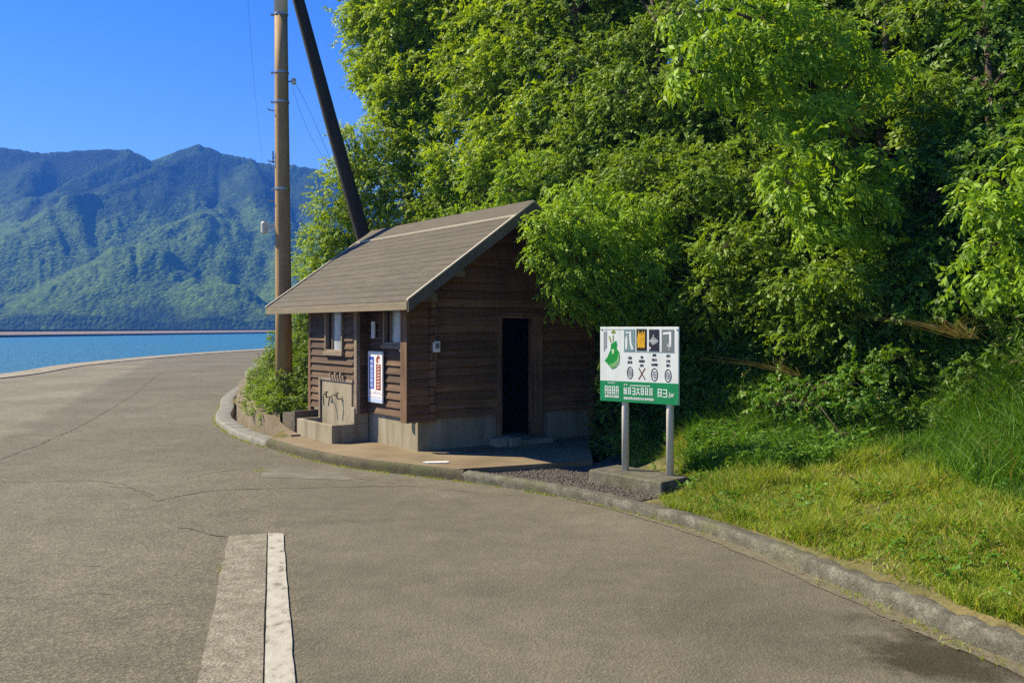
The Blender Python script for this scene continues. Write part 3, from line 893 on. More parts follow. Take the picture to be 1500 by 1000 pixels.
def window(u, v0, v1, z0, z1, slit):
    fw = .035
    w = MB(); w.box(u - .065, u + .03, v0, v0 + fw, z0, z1); w.box(u - .065, u + .03, v1 - fw, v1, z0, z1); w.box(u - .060, u + .03, v0 + fw, v1 - fw, z0, z0 + fw)
    w.box(u - .060, u + .03, v0 + fw, v1 - fw, z1 - fw, z1); w.box(u - .03, u + .02, slit - .012, slit + .012, z0 + fw, z1 - fw)
    wo = w.build('window', M['weathered_wood'], hut, bevel=.004)
    p = MB(); p.box(u - .008, u + .004, v0 + fw, slit - .012, z0 + fw, z1 - fw); p.build('pane', M['glass_frost'], wo)
    p = MB(); p.box(u - .002, u + .012, slit + .012, v1 - fw, z0 + fw, z1 - fw); p.build('pane', M['dark_glass'], wo)
    s_ = MB(); s_.box(u - .085, u + .0, v0 - .03, v1 + .03, z0 - .055, z0); s_.build('sill', M['weathered_wood'], wo, bevel=.005)


window(-.2, WV0, WV1, WZ0, WZ1, 2.22)
window(0, .30, .88, 1.43, 2.12, .72)
# downpipe
dp = MB(); dp.tube([(-.10, .20, roofz(-.1) - .1), (-.10, .20, 1.5), (-.09, .22, 1.42), (-.09, .22, WB - .05)], .034, 10)
dpo = dp.build('downpipe', M['pipe_grey'], hut, smooth=True)
for zz in (.75, 1.35, 1.85):
    cl_ = MB(); cl_.box(-.14, .01, .165, .26, zz, zz + .022); cl_.build('clamp', M['steel'], dpo)
# sill rail and bits over the wash panel
rl = MB(); rl.box(-.245, -.20, BAY + .07, 2.62, .86, .90); rl.box(-.25, -.2, 2.62, 2.68, .0, .9)
for k in range(6): rl.box(-.27, -.23, 1.75 + k * .09, 1.79 + k * .09, .90, .90 + random.uniform(.05, .10))
rl.build('rail', M['weathered_wood'], hut)

# roof
roof = MB(); n = 17
for side in (0, 1):
    for k in range(n):
        a0 = k / n; a1 = (k + 1) / n
        def pt(a, lift):
            u = EU + (RU - EU) * a if side == 0 else OU - (OU - RU) * a
            return u, EZ + (RZ - EZ) * a + lift
        vb = V0
        while vb < V1 - 1e-6:
            ve = min(V1, vb + random.uniform(.7, 1.3))
            if V1 - ve < .3: ve = V1
            l0 = .016 + random.uniform(-.002, .003); l1 = .003
            u0, z0 = pt(a0, l0); u1, z1 = pt(a1 + .012, l1 + .004); ub, zb = pt(a0, -.03); uc, zc = pt(a1 + .012, -.03)
            roof.hexa([(ub, vb, zb), (uc, vb, zc), (uc, ve, zc), (ub, ve, zb), (u0, vb, z0), (u1, vb, z1), (u1, ve, z1), (u0, ve, z0)])
            vb = ve
ro = roof.build('roof', M['roofing'], hut)
deck = MB()
for side in (0, 1):
    ua, ub = (EU + .02, RU) if side == 0 else (OU - .02, RU)
    deck.hexa([(ua, V0 + .03, EZ - .075), (ub, V0 + .03, RZ - .085), (ub, V1 - .03, RZ - .085), (ua, V1 - .03, EZ - .075),
               (ua, V0 + .03, EZ - .03), (ub, V0 + .03, RZ - .031), (ub, V1 - .03, RZ - .031), (ua, V1 - .03, EZ - .03)])
deck.build('roof_deck', M['siding'], ro)
cap = MB(); cu = .30
for sgn in (-1, 1):
    a = (RU + sgn * cu, RZ - cu * SL + .035); b = (RU, RZ + .045)
    cap.hexa([(a[0], V0 - .02, a[1] - .02), (b[0], V0 - .02, b[1] - .02), (b[0], V1 + .02, b[1] - .02), (a[0], V1 + .02, a[1] - .02),
              (a[0], V0 - .02, a[1]), (b[0], V0 - .02, b[1]), (b[0], V1 + .02, b[1]), (a[0], V1 + .02, a[1])])
cap.build('ridge_cap', M['roofing'], ro)
cl2 = MB()
u = RU - cu - .012; zz = RZ - cu * SL + .005
cl2.box(u - .008, u + .012, V0, V1, zz, zz + .026); cl2.build('ridge_trim', M['drip'], ro)
fa = MB(); fa.hexa([(EU - .012, V0, EZ - .105), (EU + .03, V0, EZ - .105), (EU + .03, V1, EZ - .105), (EU - .012, V1, EZ - .105),
                    (EU - .012, V0, EZ - .004), (EU + .03, V0, EZ + .006), (EU + .03, V1, EZ + .006), (EU - .012, V1, EZ - .004)])
fa.build('fascia', M['fascia'], ro, bevel=.004)
for vv in (V0 - .028, V1 + .002):
    ra = MB()
    for sgn, e in ((1, EU), (-1, OU)):
        ra.hexa([(e, vv, EZ - .13), (RU, vv, RZ - .14), (RU, vv + .026, RZ - .14), (e, vv + .026, EZ - .13), (e, vv, EZ + .012), (RU, vv, RZ + .012), (RU, vv + .026, RZ + .012), (e, vv + .026, EZ + .012)])
    ra.build('rake_board', M['rake'], ro)
    dr = MB()
    for e in (EU - .01, OU + .01):
        x_ = -.03 if vv < 1 else .0
        dr.hexa([(e, vv - .008, EZ + .013), (RU, vv - .008, RZ + .013), (RU, vv + .04, RZ + .013), (e, vv + .04, EZ + .013), (e, vv - .008, EZ + .034), (RU, vv - .008, RZ + .034), (RU, vv + .04, RZ + .034), (e, vv + .04, EZ + .034)])
    dr.build('drip_edge', M['drip'], ro)
for (u, z) in ((.02, 2.16), (.46, 2.50), (1.5, 3.22), (2.54, 2.50)):
    pm = MB(); pm.box(u - .075, u + .075, -.36 if u < 1 else -.42, -.02, z - .14, z - .02)
    pm.build('purlin', M['weathered_wood'], hut, bevel=.008)

# wash basin at the left wall
wb = empty('wash_basin', hw(-.35, 2.05)[:], ANG)
tag(wb, 'concrete wash trough with upright back panel at the hut wall', 'wash basin')
ox, oy = -.35, 2.05
mb = MB(); T = .06
u0, u1, v0, v1, zt = -.6 - ox, -.012 - ox, 1.42 - oy, 2.70 - oy, .262
mb.box(u0, u0 + T, v0, v1, -.05, zt); mb.box(u0 + T, u1, v0, v0 + T, -.05, zt); mb.box(u0 + T, u1, v1 - T, v1, -.05, zt); mb.box(u0 + T, u1, v0 + T, v1 - T, -.05, .06)
mb.build('trough', M['stained_concrete'], wb, bevel=.007)
mb = MB(); mb.box(-.225 - ox, -.014 - ox, 1.55 - oy, 2.62 - oy, .0, .86); mb.box(-.245 - ox, -.014 - ox, 1.425 - oy, 1.548 - oy, .262, .50)
mb.build('back_panel', M['stained_concrete'], wb, bevel=.01)
for vy, fl in ((1.92, 1), (2.30, -1)):
    mb = MB(); x = -.235 - ox; y = vy - oy
    pts = []
    for i in range(9):
        a = i / 8 * math.pi
        pts.append((x - .05 - .045 * (1 - math.cos(a)), y + fl * .11 * (i / 8 - .2), .60 + .07 * math.sin(a) - .02 * i / 8))
    mb.tube([(x + .01, y - fl * .02, .60)] + pts + [(pts[-1][0], pts[-1][1] + fl * .02, .49)], .009, 8)
    mb.tube([(x - .05, y, .60), (x - .05, y, .68)], .008, 8); mb.box(x - .075, x - .025, y - .012, y + .012, .675, .69)
    mb.build('tap', M['tap_metal'], wb, smooth=False)


# ------------------------------------------------------------------ lettering helpers (marks built as thin prisms in a board's own plane: x right, z up, front = -y)
class Board(MB):
    def __init__(self, yf): super().__init__(); self.yf = yf

    def poly(self, pts, th=.002):
        n = len(pts); y0 = self.yf; y1 = self.yf - th
        # fan-safe triangulation
        bm = bmesh.new(); vs = [bm.verts.new((p[0], p[1], 0)) for p in pts]; bm.faces.new(vs)
        bmesh.ops.triangulate(bm, faces=bm.faces[:]); bm.verts.index_update()
        tris = [[v.index for v in f.verts] for f in bm.faces]; bm.free()
        self.add([(p[0], y1, p[1]) for p in pts], tris)
        self.add([(p[0], y0, p[1]) for p in pts] + [(p[0], y1, p[1]) for p in pts], [(i, (i + 1) % n, n + (i + 1) % n, n + i) for i in range(n)])

    def rect(self, x0, x1, z0, z1, th=.002): self.poly([(x0, z0), (x1, z0), (x1, z1), (x0, z1)], th)

    def stroke(self, pts, w, th=.002):
        for a, b in zip(pts[:-1], pts[1:]):
            dx, dz = b[0] - a[0], b[1] - a[1]; L = math.hypot(dx, dz) or 1; sx, sz = -dz / L * w / 2, dx / L * w / 2
            self.poly([(a[0] + sx, a[1] + sz), (a[0] - sx, a[1] - sz), (b[0] - sx, b[1] - sz), (b[0] + sx, b[1] + sz)], th)

    def ring(self, cx, cz, rx, rz, w, n=20):
        for i in range(n):
            a, b = 2 * math.pi * i / n, 2 * math.pi * (i + 1) / n
            self.poly([(cx + rx * math.cos(a), cz + rz * math.sin(a)), (cx + rx * math.cos(b), cz + rz * math.sin(b)),
                       (cx + (rx - w) * math.cos(b), cz + (rz - w) * math.sin(b)), (cx + (rx - w) * math.cos(a), cz + (rz - w) * math.sin(a))])

    def glyph(self, x, z, w, h, rnd, t=None):
        """a character-like block of strokes in the cell (x..x+w, z..z+h)"""
        t = t or min(w, h) * .16
        k = rnd.randrange(6)
        if k in (0, 1, 4):                       # boxed shapes
            xa, xb = x + w * .08, x + w * .92
            self.rect(xa, xa + t, z, z + h); self.rect(xb - t, xb, z, z + h); self.rect(xa + t, xb - t, z + h - t, z + h); self.rect(xa + t, xb - t, z + h * .48, z + h * .48 + t)
            if k != 1: self.rect(xa + t, xb - t, z + h * .12, z + h * .12 + t)
        elif k == 2:
            for q in (.05, .42, .8): self.rect(x + w * q, x + w * q + t, z, z + h * (1 if q != .42 else .85))
            self.rect(x + w * .05 + t, x + w * .42, z + h * .55, z + h * .55 + t)
        elif k == 3:
            for q in (0, .42, .86): self.rect(x, x + w * .8, z + h * q, z + h * q + t)
            self.rect(x + w * .8, x + w * .8 + t, z, z + h * .86 + t)
        else:
            self.rect(x, x + w, z + h * .72, z + h * .72 + t); self.rect(x + w * .42, x + w * .42 + t, z + h * .3, z + h)
            self.stroke([(x + w * .5, z + h * .62), (x + w * .02, z)], t); self.stroke([(x + w * .5, z + h * .6), (x + w * .98, z)], t)

    def line(self, x, z, n, w, h, rnd, gap=.18, t=None, dx=1, dz=0):
        for i in range(n):
            self.glyph(x + dx * i * w * (1 + gap), z + dz * i * h * (1 + gap), w, h, rnd, t)


# ------------------------------------------------------------------ notice sign on two posts
SB = Vector(W(880, 0, 10.15)); L_ = W(880, 479, 10.15); Rr = W(995, 479, 9.52)
sx = Vector((Rr.x - L_.x, Rr.y - L_.y, 0)); SW = sx.length; sang = math.atan2(sx.y, sx.x)
sc = (L_ + Rr) / 2; SH = .84
sign = empty('notice_sign', (sc.x, sc.y, .19), sang)
tag(sign, 'green and white notice board on two grey posts beside the hut', 'sign')
sy = 0.0; ztop = CH + .01 - .19; zbot = ztop - SH
x0, x1 = -SW / 2, SW / 2
bd = MB(); bd.box(x0, x1, -.012, .012, zbot, ztop); bo = bd.build('board', M['sign_white'], sign, bevel=.004)
gb = Board(-.012); zg = zbot + SH * .275; gb.rect(x0 + .001, x1 - .001, zbot + .001, zg, .0025); gb.build('green_band', M['sign_green'], bo)


def sp(px, py): return x0 + (px - 75) / (962 - 75) * SW, ztop - (py - 70) / (862 - 70) * SH   # crop coordinates -> board


rnd = random.Random(3)
tx = Board(-.0145)
xa, za = sp(132, 788); xb, zb = sp(300, 700)
tx.line(xa, za, 4, (xb - xa) / 4.6, zb - za, rnd, t=.0085)
xa, za = sp(355, 780); tx.line(xa, za, 7, .042, sp(0, 705)[1] - za, rnd, .30, .0085)
xa, za = sp(735, 790); tx.line(xa, za, 2, .056, sp(0, 705)[1] - za, rnd, .15, .009)
a = sp(860, 790); tx.stroke([a, (a[0] + .01, a[1] + .055)], .008); a = sp(878, 788); tx.stroke([a, (a[0] + .012, a[1] + .04), (a[0] + .022, a[1] + .006), (a[0] + .034, a[1] + .045)], .008)
xa, za = sp(135, 822); tx.line(xa, za, 8, .019, .026, rnd, .25, .005)
xa, za = sp(355, 832); tx.line(xa, za, 17, .0185, .026, rnd, .22, .005)
xa, za = sp(170, 672); tx.line(xa, za, 5, .011, .013, rnd, .9, .003)
xa, za = sp(358, 684); tx.line(xa, za, 3, .011, .013, rnd, .5, .003); xa, za = sp(430, 690); tx.line(xa, za, 18, .011, .012, rnd, .28, .003)
tx.build('lettering', M['letter_white'], bo)
# picture panels
for nm, mm, (a, b, c, d) in (('picture_panel', 'panel_teal', (358, 95, 482, 322)), ('picture_panel', 'panel_black', (500, 92, 614, 318)),
                             ('picture_panel', 'panel_navy', (640, 96, 752, 320)), ('picture_panel', 'panel_grey', (780, 98, 912, 325))):
    pb = Board(-.012); pa = sp(a, d); pc = sp(c, b); pb.rect(pa[0], pc[0], pa[1], pc[1], .003); po = pb.build(nm, M[mm], bo)
    ic = Board(-.015); col = 'letter_white'
    if mm == 'panel_black':
        col = 'yellow'
        for k in range(5):
            xx = 515 + k * 15; ic.poly([sp(xx, 290 - (k % 2) * 12), sp(xx + 17, 285), sp(xx + 20, 190), sp(xx + 14 + (k % 3) * 5, 100 + (k % 2) * 22), sp(xx + 6, 125 + (k % 3) * 20), sp(xx - 4, 200)])
    elif mm == 'panel_navy':
        ic.stroke([sp(690, 150), sp(690, 255)], .006)
        for k, hgt in ((-40, 12), (-27, 22), (-14, 38), (14, 34), (27, 26), (42, 14)): ic.stroke([sp(692 + k, 215 - hgt), sp(692 + k, 215 + hgt)], .006)
        ic.stroke([sp(648, 215), sp(742, 215)], .005); ic.rect(*[sp(645, 295)[0], sp(658, 275)[0], sp(0, 300)[1], sp(0, 275)[1]])
    elif mm == 'panel_grey':
        ic.poly([sp(795, 150), sp(795, 128), sp(885, 118), sp(885, 270), sp(862, 270), sp(862, 142)]); ic.ring(*sp(862, 258), .022, .02, .008); ic.stroke([sp(858, 290), sp(866, 310)], .006)
    else:
        col = 'pale_lime' if False else 'sign_white'
        ic.poly([sp(415, 120), sp(440, 115), sp(445, 240), sp(470, 300), sp(445, 312), sp(425, 250)]); ic.poly([sp(375, 305), sp(372, 200), sp(392, 150), sp(400, 230), sp(395, 305)]); ic.rect(sp(380, 0)[0], sp(410, 0)[0], sp(0, 140)[1], sp(0, 120)[1])
    ic.build('pictogram', M[col], po)
fm = Board(-.012); a = sp(352, 334); b = sp(918, 326); fm.rect(a[0], b[0], a[1], b[1], .002); a = sp(80, 100); b = sp(480, 96); fm.rect(a[0], b[0], a[1], b[1], .002)
fm.build('rule', M['panel_teal'], bo)
# small captions with circles and a cross
ck = Board(-.012)
for (cx, rows_) in ((425, ((395, 3), (440, 4))), (560, ((385, 2), (425, 5), (470, 3))), (700, ((360, 3), (408, 4), (458, 5))), (850, ((365, 3), (418, 3), (462, 3)))):
    for py, nn in rows_:
        w_ = .0135; tot = nn * w_ * 1.15; c0 = sp(cx, py + 14); ck.line(c0[0] - tot / 2, c0[1], nn, w_, .028, rnd, .15, .0042)
for cx, cy, rx in ((427, 552, .040), (700, 562, .043), (848, 568, .042)):
    ck.ring(*sp(cx, cy), rx, rx * 1.72, .0105)
ck.build('caption', M['ink'], bo)
cg = Board(-.012)
for cx, cy in ((427, 552), (700, 562), (848, 568)):
    c0 = sp(cx, cy); cg.ring(*c0, .022, .042, .006, 12); cg.stroke([(c0[0], c0[1] - .03), (c0[0], c0[1] + .03)], .006); cg.stroke([(c0[0] - .014, c0[1]), (c0[0] + .014, c0[1])], .006)
xa, za = sp(118, 330)
cg.line(xa, za, 9, .018, .020, rnd, .25, .0035, 0, 1); cg.line(xa + .024, za + .03, 8, .018, .020, rnd, .25, .0035, 0, 1)
cg.build('fine_print', M['ink_grey'], bo)
cx_ = Board(-.012); cx_.stroke([sp(526, 498), sp(596, 618)], .012); cx_.stroke([sp(596, 498), sp(524, 618)], .012); cx_.build('cross_mark', M['ink_red'], bo)
for bx0 in (x0 + .02, x1 - .02):
    for bz0 in (zbot + .03, ztop - .03):
        bt = MB(); bt.tube([(bx0, -.010, bz0), (bx0, -.019, bz0)], .008, 8); bt.build('bolt', M['steel'], bo)
# green emblem at the left
em = Board(-.012); em.poly([sp(205, 250), sp(265, 215), sp(278, 255), sp(270, 300), sp(300, 335), sp(308, 390), sp(300, 450), sp(262, 505), sp(215, 520), (sp(178, 480)), sp(128, 430), sp(160, 395), sp(200, 310)], .002)
emo = em.build('emblem', M['leaf_green_paint'], bo)
e2 = Board(-.014); e2.poly([sp(212, 310), sp(245, 305), sp(240, 350), sp(222, 362)])
for k in range(3): e2.stroke([sp(300, 360 + k * 40), sp(285 - k * 6, 420 + k * 30), sp(240 - k * 10, 465 + k * 20), sp(190 + k * 5, 472 + k * 18)], .006)
e2.build('highlight', M['pale_lime'], emo)
e3 = Board(-.012); e3.stroke([sp(205, 235), sp(190, 190), sp(183, 170)], .016); e3.stroke([sp(228, 225), sp(230, 160)], .014); e3.poly([sp(205, 120), sp(240, 100), sp(262, 125), sp(250, 140), sp(215, 142)])
e3.build('emblem_stem', M['olive_paint'], bo)
pa_ = W(916, 685, 10.1); pb_ = W(980, 698, 9.6)
for px in (-SW / 2 + SW * .30, -SW / 2 + SW * .865):
    mb = MB(); mb.tube([(px, .045, .0), (px, .045, ztop - .06)], .041, 16); po = mb.build('post', M['galv'], sign, smooth=False)
    for pl in po.data.polygons: pl.use_smooth = len(pl.vertices) == 4
    br = MB(); br.box(px - .05, px + .05, -.0, .02, ztop - .2, ztop - .16); br.box(px - .05, px + .05, .0, .02, zbot + .1, zbot + .14); br.build('bracket', M['steel'], po)
# base block
bq = [G(861, 708, .04), G(969, 729, .04), G(1012, 719, .04)]
mb = MB(); p0, p1, p2 = bq; p3 = p0 + (p2 - p1)
rel = lambda p: Matrix.Rotation(-sang, 3, 'Z') @ (Vector((p.x, p.y, 0)) - Vector((sc.x, sc.y, 0)))
P4 = [rel(p) for p in (p0, p1, p2, p3)]
# keep both posts on the block
mb.hexa([(p.x * 1.0, p.y, -.19) for p in P4] + [(p.x * .985, p.y * .97, .01) for p in P4])
mb.build('base_block', M['mossy_concrete'], sign, bevel=.018)

# ------------------------------------------------------------------ things on the hut wall
po = empty('poster', hw(-.066, 1.09, .59)[:], ANG - math.pi / 2)
tag(po, 'white poster with blue and rust vertical bands of lettering on the hut wall', 'poster')
PW, PH = .44, .74
mb = MB(); mb.box(-PW / 2, PW / 2, -.012, .012, 0, PH); sh = mb.build('sheet', M['poster_white'], po)
pp = lambda a, b: (-PW / 2 + (a - 112) / (270 - 112) * PW, PH - (b - 470) / (940 - 470) * PH)
bb = Board(-.012); p = pp(126, 815); q2 = pp(180, 520); bb.rect(p[0], q2[0], p[1], q2[1]); bbo = bb.build('blue_band', M['poster_blue'], sh)
rb = Board(-.012); p = pp(202, 822); q2 = pp(254, 585); rb.rect(p[0], q2[0], p[1], q2[1]); rbo = rb.build('rust_band', M['poster_rust'], sh)
rnd = random.Random(11)
lt = Board(-.014); p = pp(136, 800); lt.line(p[0], p[1], 6, .095, .052, rnd, .32, .011, 0, 1); lt.build('lettering', M['poster_pale'], bbo)
lt = Board(-.014)
for k in range(8): lt.stroke([pp(215, 805 - k * 28), pp(243, 793 - k * 28)], .012)
lt.build('lettering', M['poster_white'], rbo)
fl = Board(-.012); fl.poly([pp(205, 575), pp(204, 530), pp(222, 506), pp(240, 512), pp(248, 540), pp(236, 530), pp(226, 545), pp(228, 575)]); fl.build('emblem', M['poster_rust'], sh)
fl = Board(-.012); fl.stroke([pp(236, 505), pp(246, 535), pp(240, 572)], .014)
fl.stroke([pp(128, 890), pp(262, 890)], .008); fl.build('line_art', M['poster_lilac'], sh)
sc2 = Board(-.012)
for k in range(10): sc2.stroke([pp(132 + k * 13, 860 - (k % 3) * 12), pp(140 + k * 13, 842 + (k % 2) * 18), pp(147 + k * 13, 866 - (k % 4) * 9)], .006)
sc2.build('script', M['poster_lilac'], sh)
lb = Board(-.012); p = pp(116, 936); q2 = pp(266, 902); lb.rect(p[0], q2[0], p[1], q2[1]); lb.build('footer', M['poster_pale'], sh)

o_ = empty('name_plate', hw(-.066, 1.17, 1.52)[:], ANG - math.pi / 2)
mb = MB(); mb.box(-.045, .045, -.01, .01, 0, .24); pl = mb.build('plate', M['poster_white'], o_)
lt = Board(-.01); lt.line(-.03, .015, 4, .06, .042, rnd, .28, .007, 0, 1); lt.build('lettering', M['ink_grey'], pl)
tag(o_, 'narrow white plate with vertical dark writing above the poster', 'plate')

mt = empty('electric_box', hw(.22, -.115, 1.34)[:], ANG)
mb = MB(); mb.box(-.05, .05, -.03, .05, 0, .15); bx_ = mb.build('case', M['poster_white'], mt, bevel=.008)
mb = MB(); mb.box(-.03, .03, -.036, -.03, .05, .12); mb.build('window', M['panel_grey'], bx_)
mb = MB(); mb.tube([(0, .01, 0), (0, .02, -.1), (0, .04, -.25)], .008, 6); mb.build('conduit', M['ink_grey'], mt)
tag(mt, 'small white electric box on the front corner of the hut', 'electric box')

g = G(639, 677.5, .13)
mb = MB(); mb.prism([(-.17, -.012), (-.10, -.045), (.13, -.05), (.17, -.01), (.14, .045), (-.12, .05)], 0, .012)
o = mb.build('paper_sheet', M['paper'], bevel=.003); o.location = (g.x, g.y, .131); o.rotation_euler = (0, 0, .15)
tag(o, 'flat white sheet lying on the brown pavement before the hut', 'paper')

# ------------------------------------------------------------------ utility pole, strut, cables
PY = 16.2; pb = W(416.5, 600, PY); px_ = pb.x
pole = empty('utility_pole', (px_, PY, .35)); tag(pole, 'tall brown concrete utility pole beside the hut roof', 'utility pole')


def pz(py): return CH + (HOR - py) / F * PY - .35


def pr_(z): return .153 - .0052 * z


def pc(z): return -.0085 * z


mb = MB(); zs = [-.5, 2, 4, 6, pz(20), pz(20)]
mb.tube([(pc(z), 0, z) for z in zs[:5]], [pr_(z) for z in zs[:5]], 28)
sh = mb.build('shaft', M['pole_concrete'], pole, smooth=True)
mb = MB(); z0 = pz(20); mb.tube([(pc(z0), 0, z0), (pc(9.3), 0, 9.4)], [pr_(z0) + .006, pr_(9.4) + .006], 24); mb.build('sleeve', M['galv'], pole, smooth=True)
for py in (22, 107, 150, 277):
    z = pz(py); mb = MB(); mb.tube([(pc(z), 0, z - .018), (pc(z), 0, z + .018)], pr_(z) + .012, 24); mb.box(pc(z) - pr_(z) - .07, pc(z) - pr_(z), -.02, .02, z - .016, z + .016)
    mb.build('band', M['steel'], pole)
for py in (163, 238, 295):
    z = pz(py); x = pc(z) - pr_(z); mb = MB(); mb.tube([(x + .02, -.02, z), (x - .10, -.05, z + .01), (x - .115, -.05, z + .04)], .012, 8); mb.build('step_bolt', M['steel'], pole)
z = pz(120); x = pc(z) + pr_(z); mb = MB(); mb.tube([(x - .02, 0, z + .0), (x + .09, -.04, z)], .012, 8); bk = mb.build('bracket', M['dark_metal'], pole)
mb = MB(); mb.tube([(x + .11, -.04, z - .06), (x + .11, -.04, z - .035), (x + .11, -.04, z - .03), (x + .11, -.04, z + .01), (x + .11, -.04, z + .015), (x + .11, -.04, z + .05)], [.03, .05, .034, .034, .05, .03], 12)
mb.build('insulator', M['galv'], bk)
z = pz(335); x = pc(z) - pr_(z); mb = MB(); mb.box(x - .17, x + .03, -.05, .0, z - .02, z + .02); mb.box(x - .17, x + .03, -.05, .0, z + .05, z + .08); arm = mb.build('arm', M['galv'], pole)
mb = MB(); mb.tube([(x - .20, -.03, z - .10), (x - .20, -.03, z - .07), (x - .20, -.03, z + .10), (x - .20, -.03, z + .13)], [.03, .055, .055, .03], 14); mb.build('canister', M['galv'], arm)
z = pz(232); mb = MB(); mb.tube([(-.19, -.06, z - .1), (-.19, -.06, z + .12)], .012, 6); mb.tube([(-.19, -.06, z), (pc(z), -.05, z)], .008, 6); mb.build('hook', M['dark_metal'], pole)

ps = [W(599, 610, 17.9), W(533, 350, 17.15), W(484, 175, 16.75), W(437, 0, 16.45), W(427, -40, 16.36)]
mb = MB(); mb.tube([p - ps[0] for p in ps], [.165, .142, .125, .108, .104], 24); 
st_ = empty('leaning_pole', ps[0][:]); so = mb.build('shaft', M['strut_dark'], st_, smooth=True)
mb = MB(); p = ps[3] - ps[0]; mb.tube([p - Vector((0.02, 0, -.02)), p + Vector((-.012, 0, .05))], .118, 20); mb.build('collar', M['steel'], st_)
tag(st_, 'dark pole leaning behind the hut roof towards the utility pole', 'pole')


def cable(pts, r, label):
    mb = MB(); P = [W(*p) for p in pts]; mb.tube(P, r, 5)
    o = mb.build('overhead_cable', M['wire']); tag(o, label, 'cable', 'thin cables around the utility pole'); return o


cable([(432, 120, 16.15), (445, 145, 16.2), (458, 172, 16.4), (472, 205, 16.7), (490, 248, 17.4), (510, 290, 18.6)], .003, 'thin cable running from the insulator down into the trees')
cable([(428, 128, 16.3), (440, 165, 16.6), (455, 200, 17.2), (478, 240, 18.0), (500, 270, 19.5)], .0024, 'thinner second cable sagging below the insulator')
cable([(361, -30, 21), (367, 60, 22), (373, 130, 24), (380, 195, 28), (392, 300, 40)], .0026, 'faint cable hanging in the open sky left of the pole')

# ------------------------------------------------------------------ foliage
def leaf_template(n, leaf, wid, droop, kind, rng):
    """a twig along +x of length 1 with n leaves; returns verts (4n,3)"""
    vs = []
    for i in range(n):
        t = (i + .6) / n; sd = 1 if i % 2 else -1
        if i == n - 1: sd = 0
        base = np.array([t, 0, -droop * t * t])
        ang = sd * rng.uniform(.6, 1.2) if sd else rng.uniform(-.2, .2)
        d = np.array([math.cos(ang), math.sin(ang), rng.uniform(-.75, .25) - droop * t]); d /= np.linalg.norm(d)
        side = np.cross(d, [0, 0, 1]); side /= np.linalg.norm(side)
        up = np.cross(side, d); roll = rng.uniform(-.6, .6); sv = side * math.cos(roll) + up * math.sin(roll)
        nn = np.cross(sv, d)
        L = leaf * rng.uniform(.7, 1.15); w = wid * L * .5
        vs += [base, base + d * L * .45 + sv * w + nn * w * .25, base + d * L - nn * L * .12, base + d * L * .45 - sv * w + nn * w * .25]
    return np.array(vs)


_r = np.random.default_rng(5)
TPL = {'broad': [leaf_template(11, .40, .52, .35, 0, _r) for _ in range(5)],
       'pinnate': [leaf_template(13, .36, .40, .55, 0, _r) for _ in range(5)],
       'small': [leaf_template(12, .30, .62, .2, 0, _r) for _ in range(5)],
       'long': [leaf_template(8, .65, .20, .6, 0, _r) for _ in range(5)]}


def place_sprays(P, D, UP, sc_, kind):
    """leaf quads for sprays at P, heading D, up UP, scale sc_"""
    D = D / np.linalg.norm(D, axis=1)[:, None]
    Sd = np.cross(UP, D); Sd /= np.linalg.norm(Sd, axis=1)[:, None] + 1e-9
    Un = np.cross(D, Sd)
    Vs = []; tp = TPL[kind]; ch = RNG.integers(0, len(tp), len(P))
    for k, T in enumerate(tp):
        mk = ch == k
        if not mk.any(): continue
        v = (T[None, :, 0:1] * D[mk][:, None] + T[None, :, 1:2] * Sd[mk][:, None] + T[None, :, 2:3] * Un[mk][:, None]) * sc_[mk][:, None, None] + P[mk][:, None]
        Vs.append(v.reshape(-1, 3))
    V = np.concatenate(Vs); return V, np.arange(len(V)).reshape(-1, 4)


def unit(v): return v / (np.linalg.norm(v, axis=1)[:, None] + 1e-9)


def gz(x, y): return float(ground_z(np.array([x]), np.array([y]))[0][0])


def crown_sprays(clumps, per, size, kind, droop=.25, shell=.55):
    Ps, Ds, Os = [], [], []
    for (c, r, flat_) in clumps:
        n = max(8, int(per * r * r))
        d = unit(RNG.normal(size=(n, 3))); rad = r * (shell + (1 - shell) * RNG.random(n) ** .6) * (1 + .25 * (RNG.random(n) - .5))
        lump = 1 + .22 * np.sin(d[:, 0] * 5 + c[0] * 3) * np.sin(d[:, 1] * 5 + c[1] * 2) + .15 * np.sin(d[:, 2] * 7 + c[2])
        off = d * (rad * lump)[:, None]; off[:, 2] *= flat_
        Ps.append(np.array(c)[None] + off); Os.append(d)
        h = d.copy(); h[:, 2] = h[:, 2] * .35 - droop; Ds.append(h + RNG.normal(size=(n, 3)) * .45)
    P = np.concatenate(Ps); D = np.concatenate(Ds)
    O_ = np.concatenate(Os)
    U_ = np.tile([-.30, -.15, .55], (len(P), 1)) + O_ * .6 + RNG.normal(size=(len(P), 3)) * .35
    return place_sprays(P, D, U_, size * RNG.uniform(.65, 1.3, len(P)), kind)


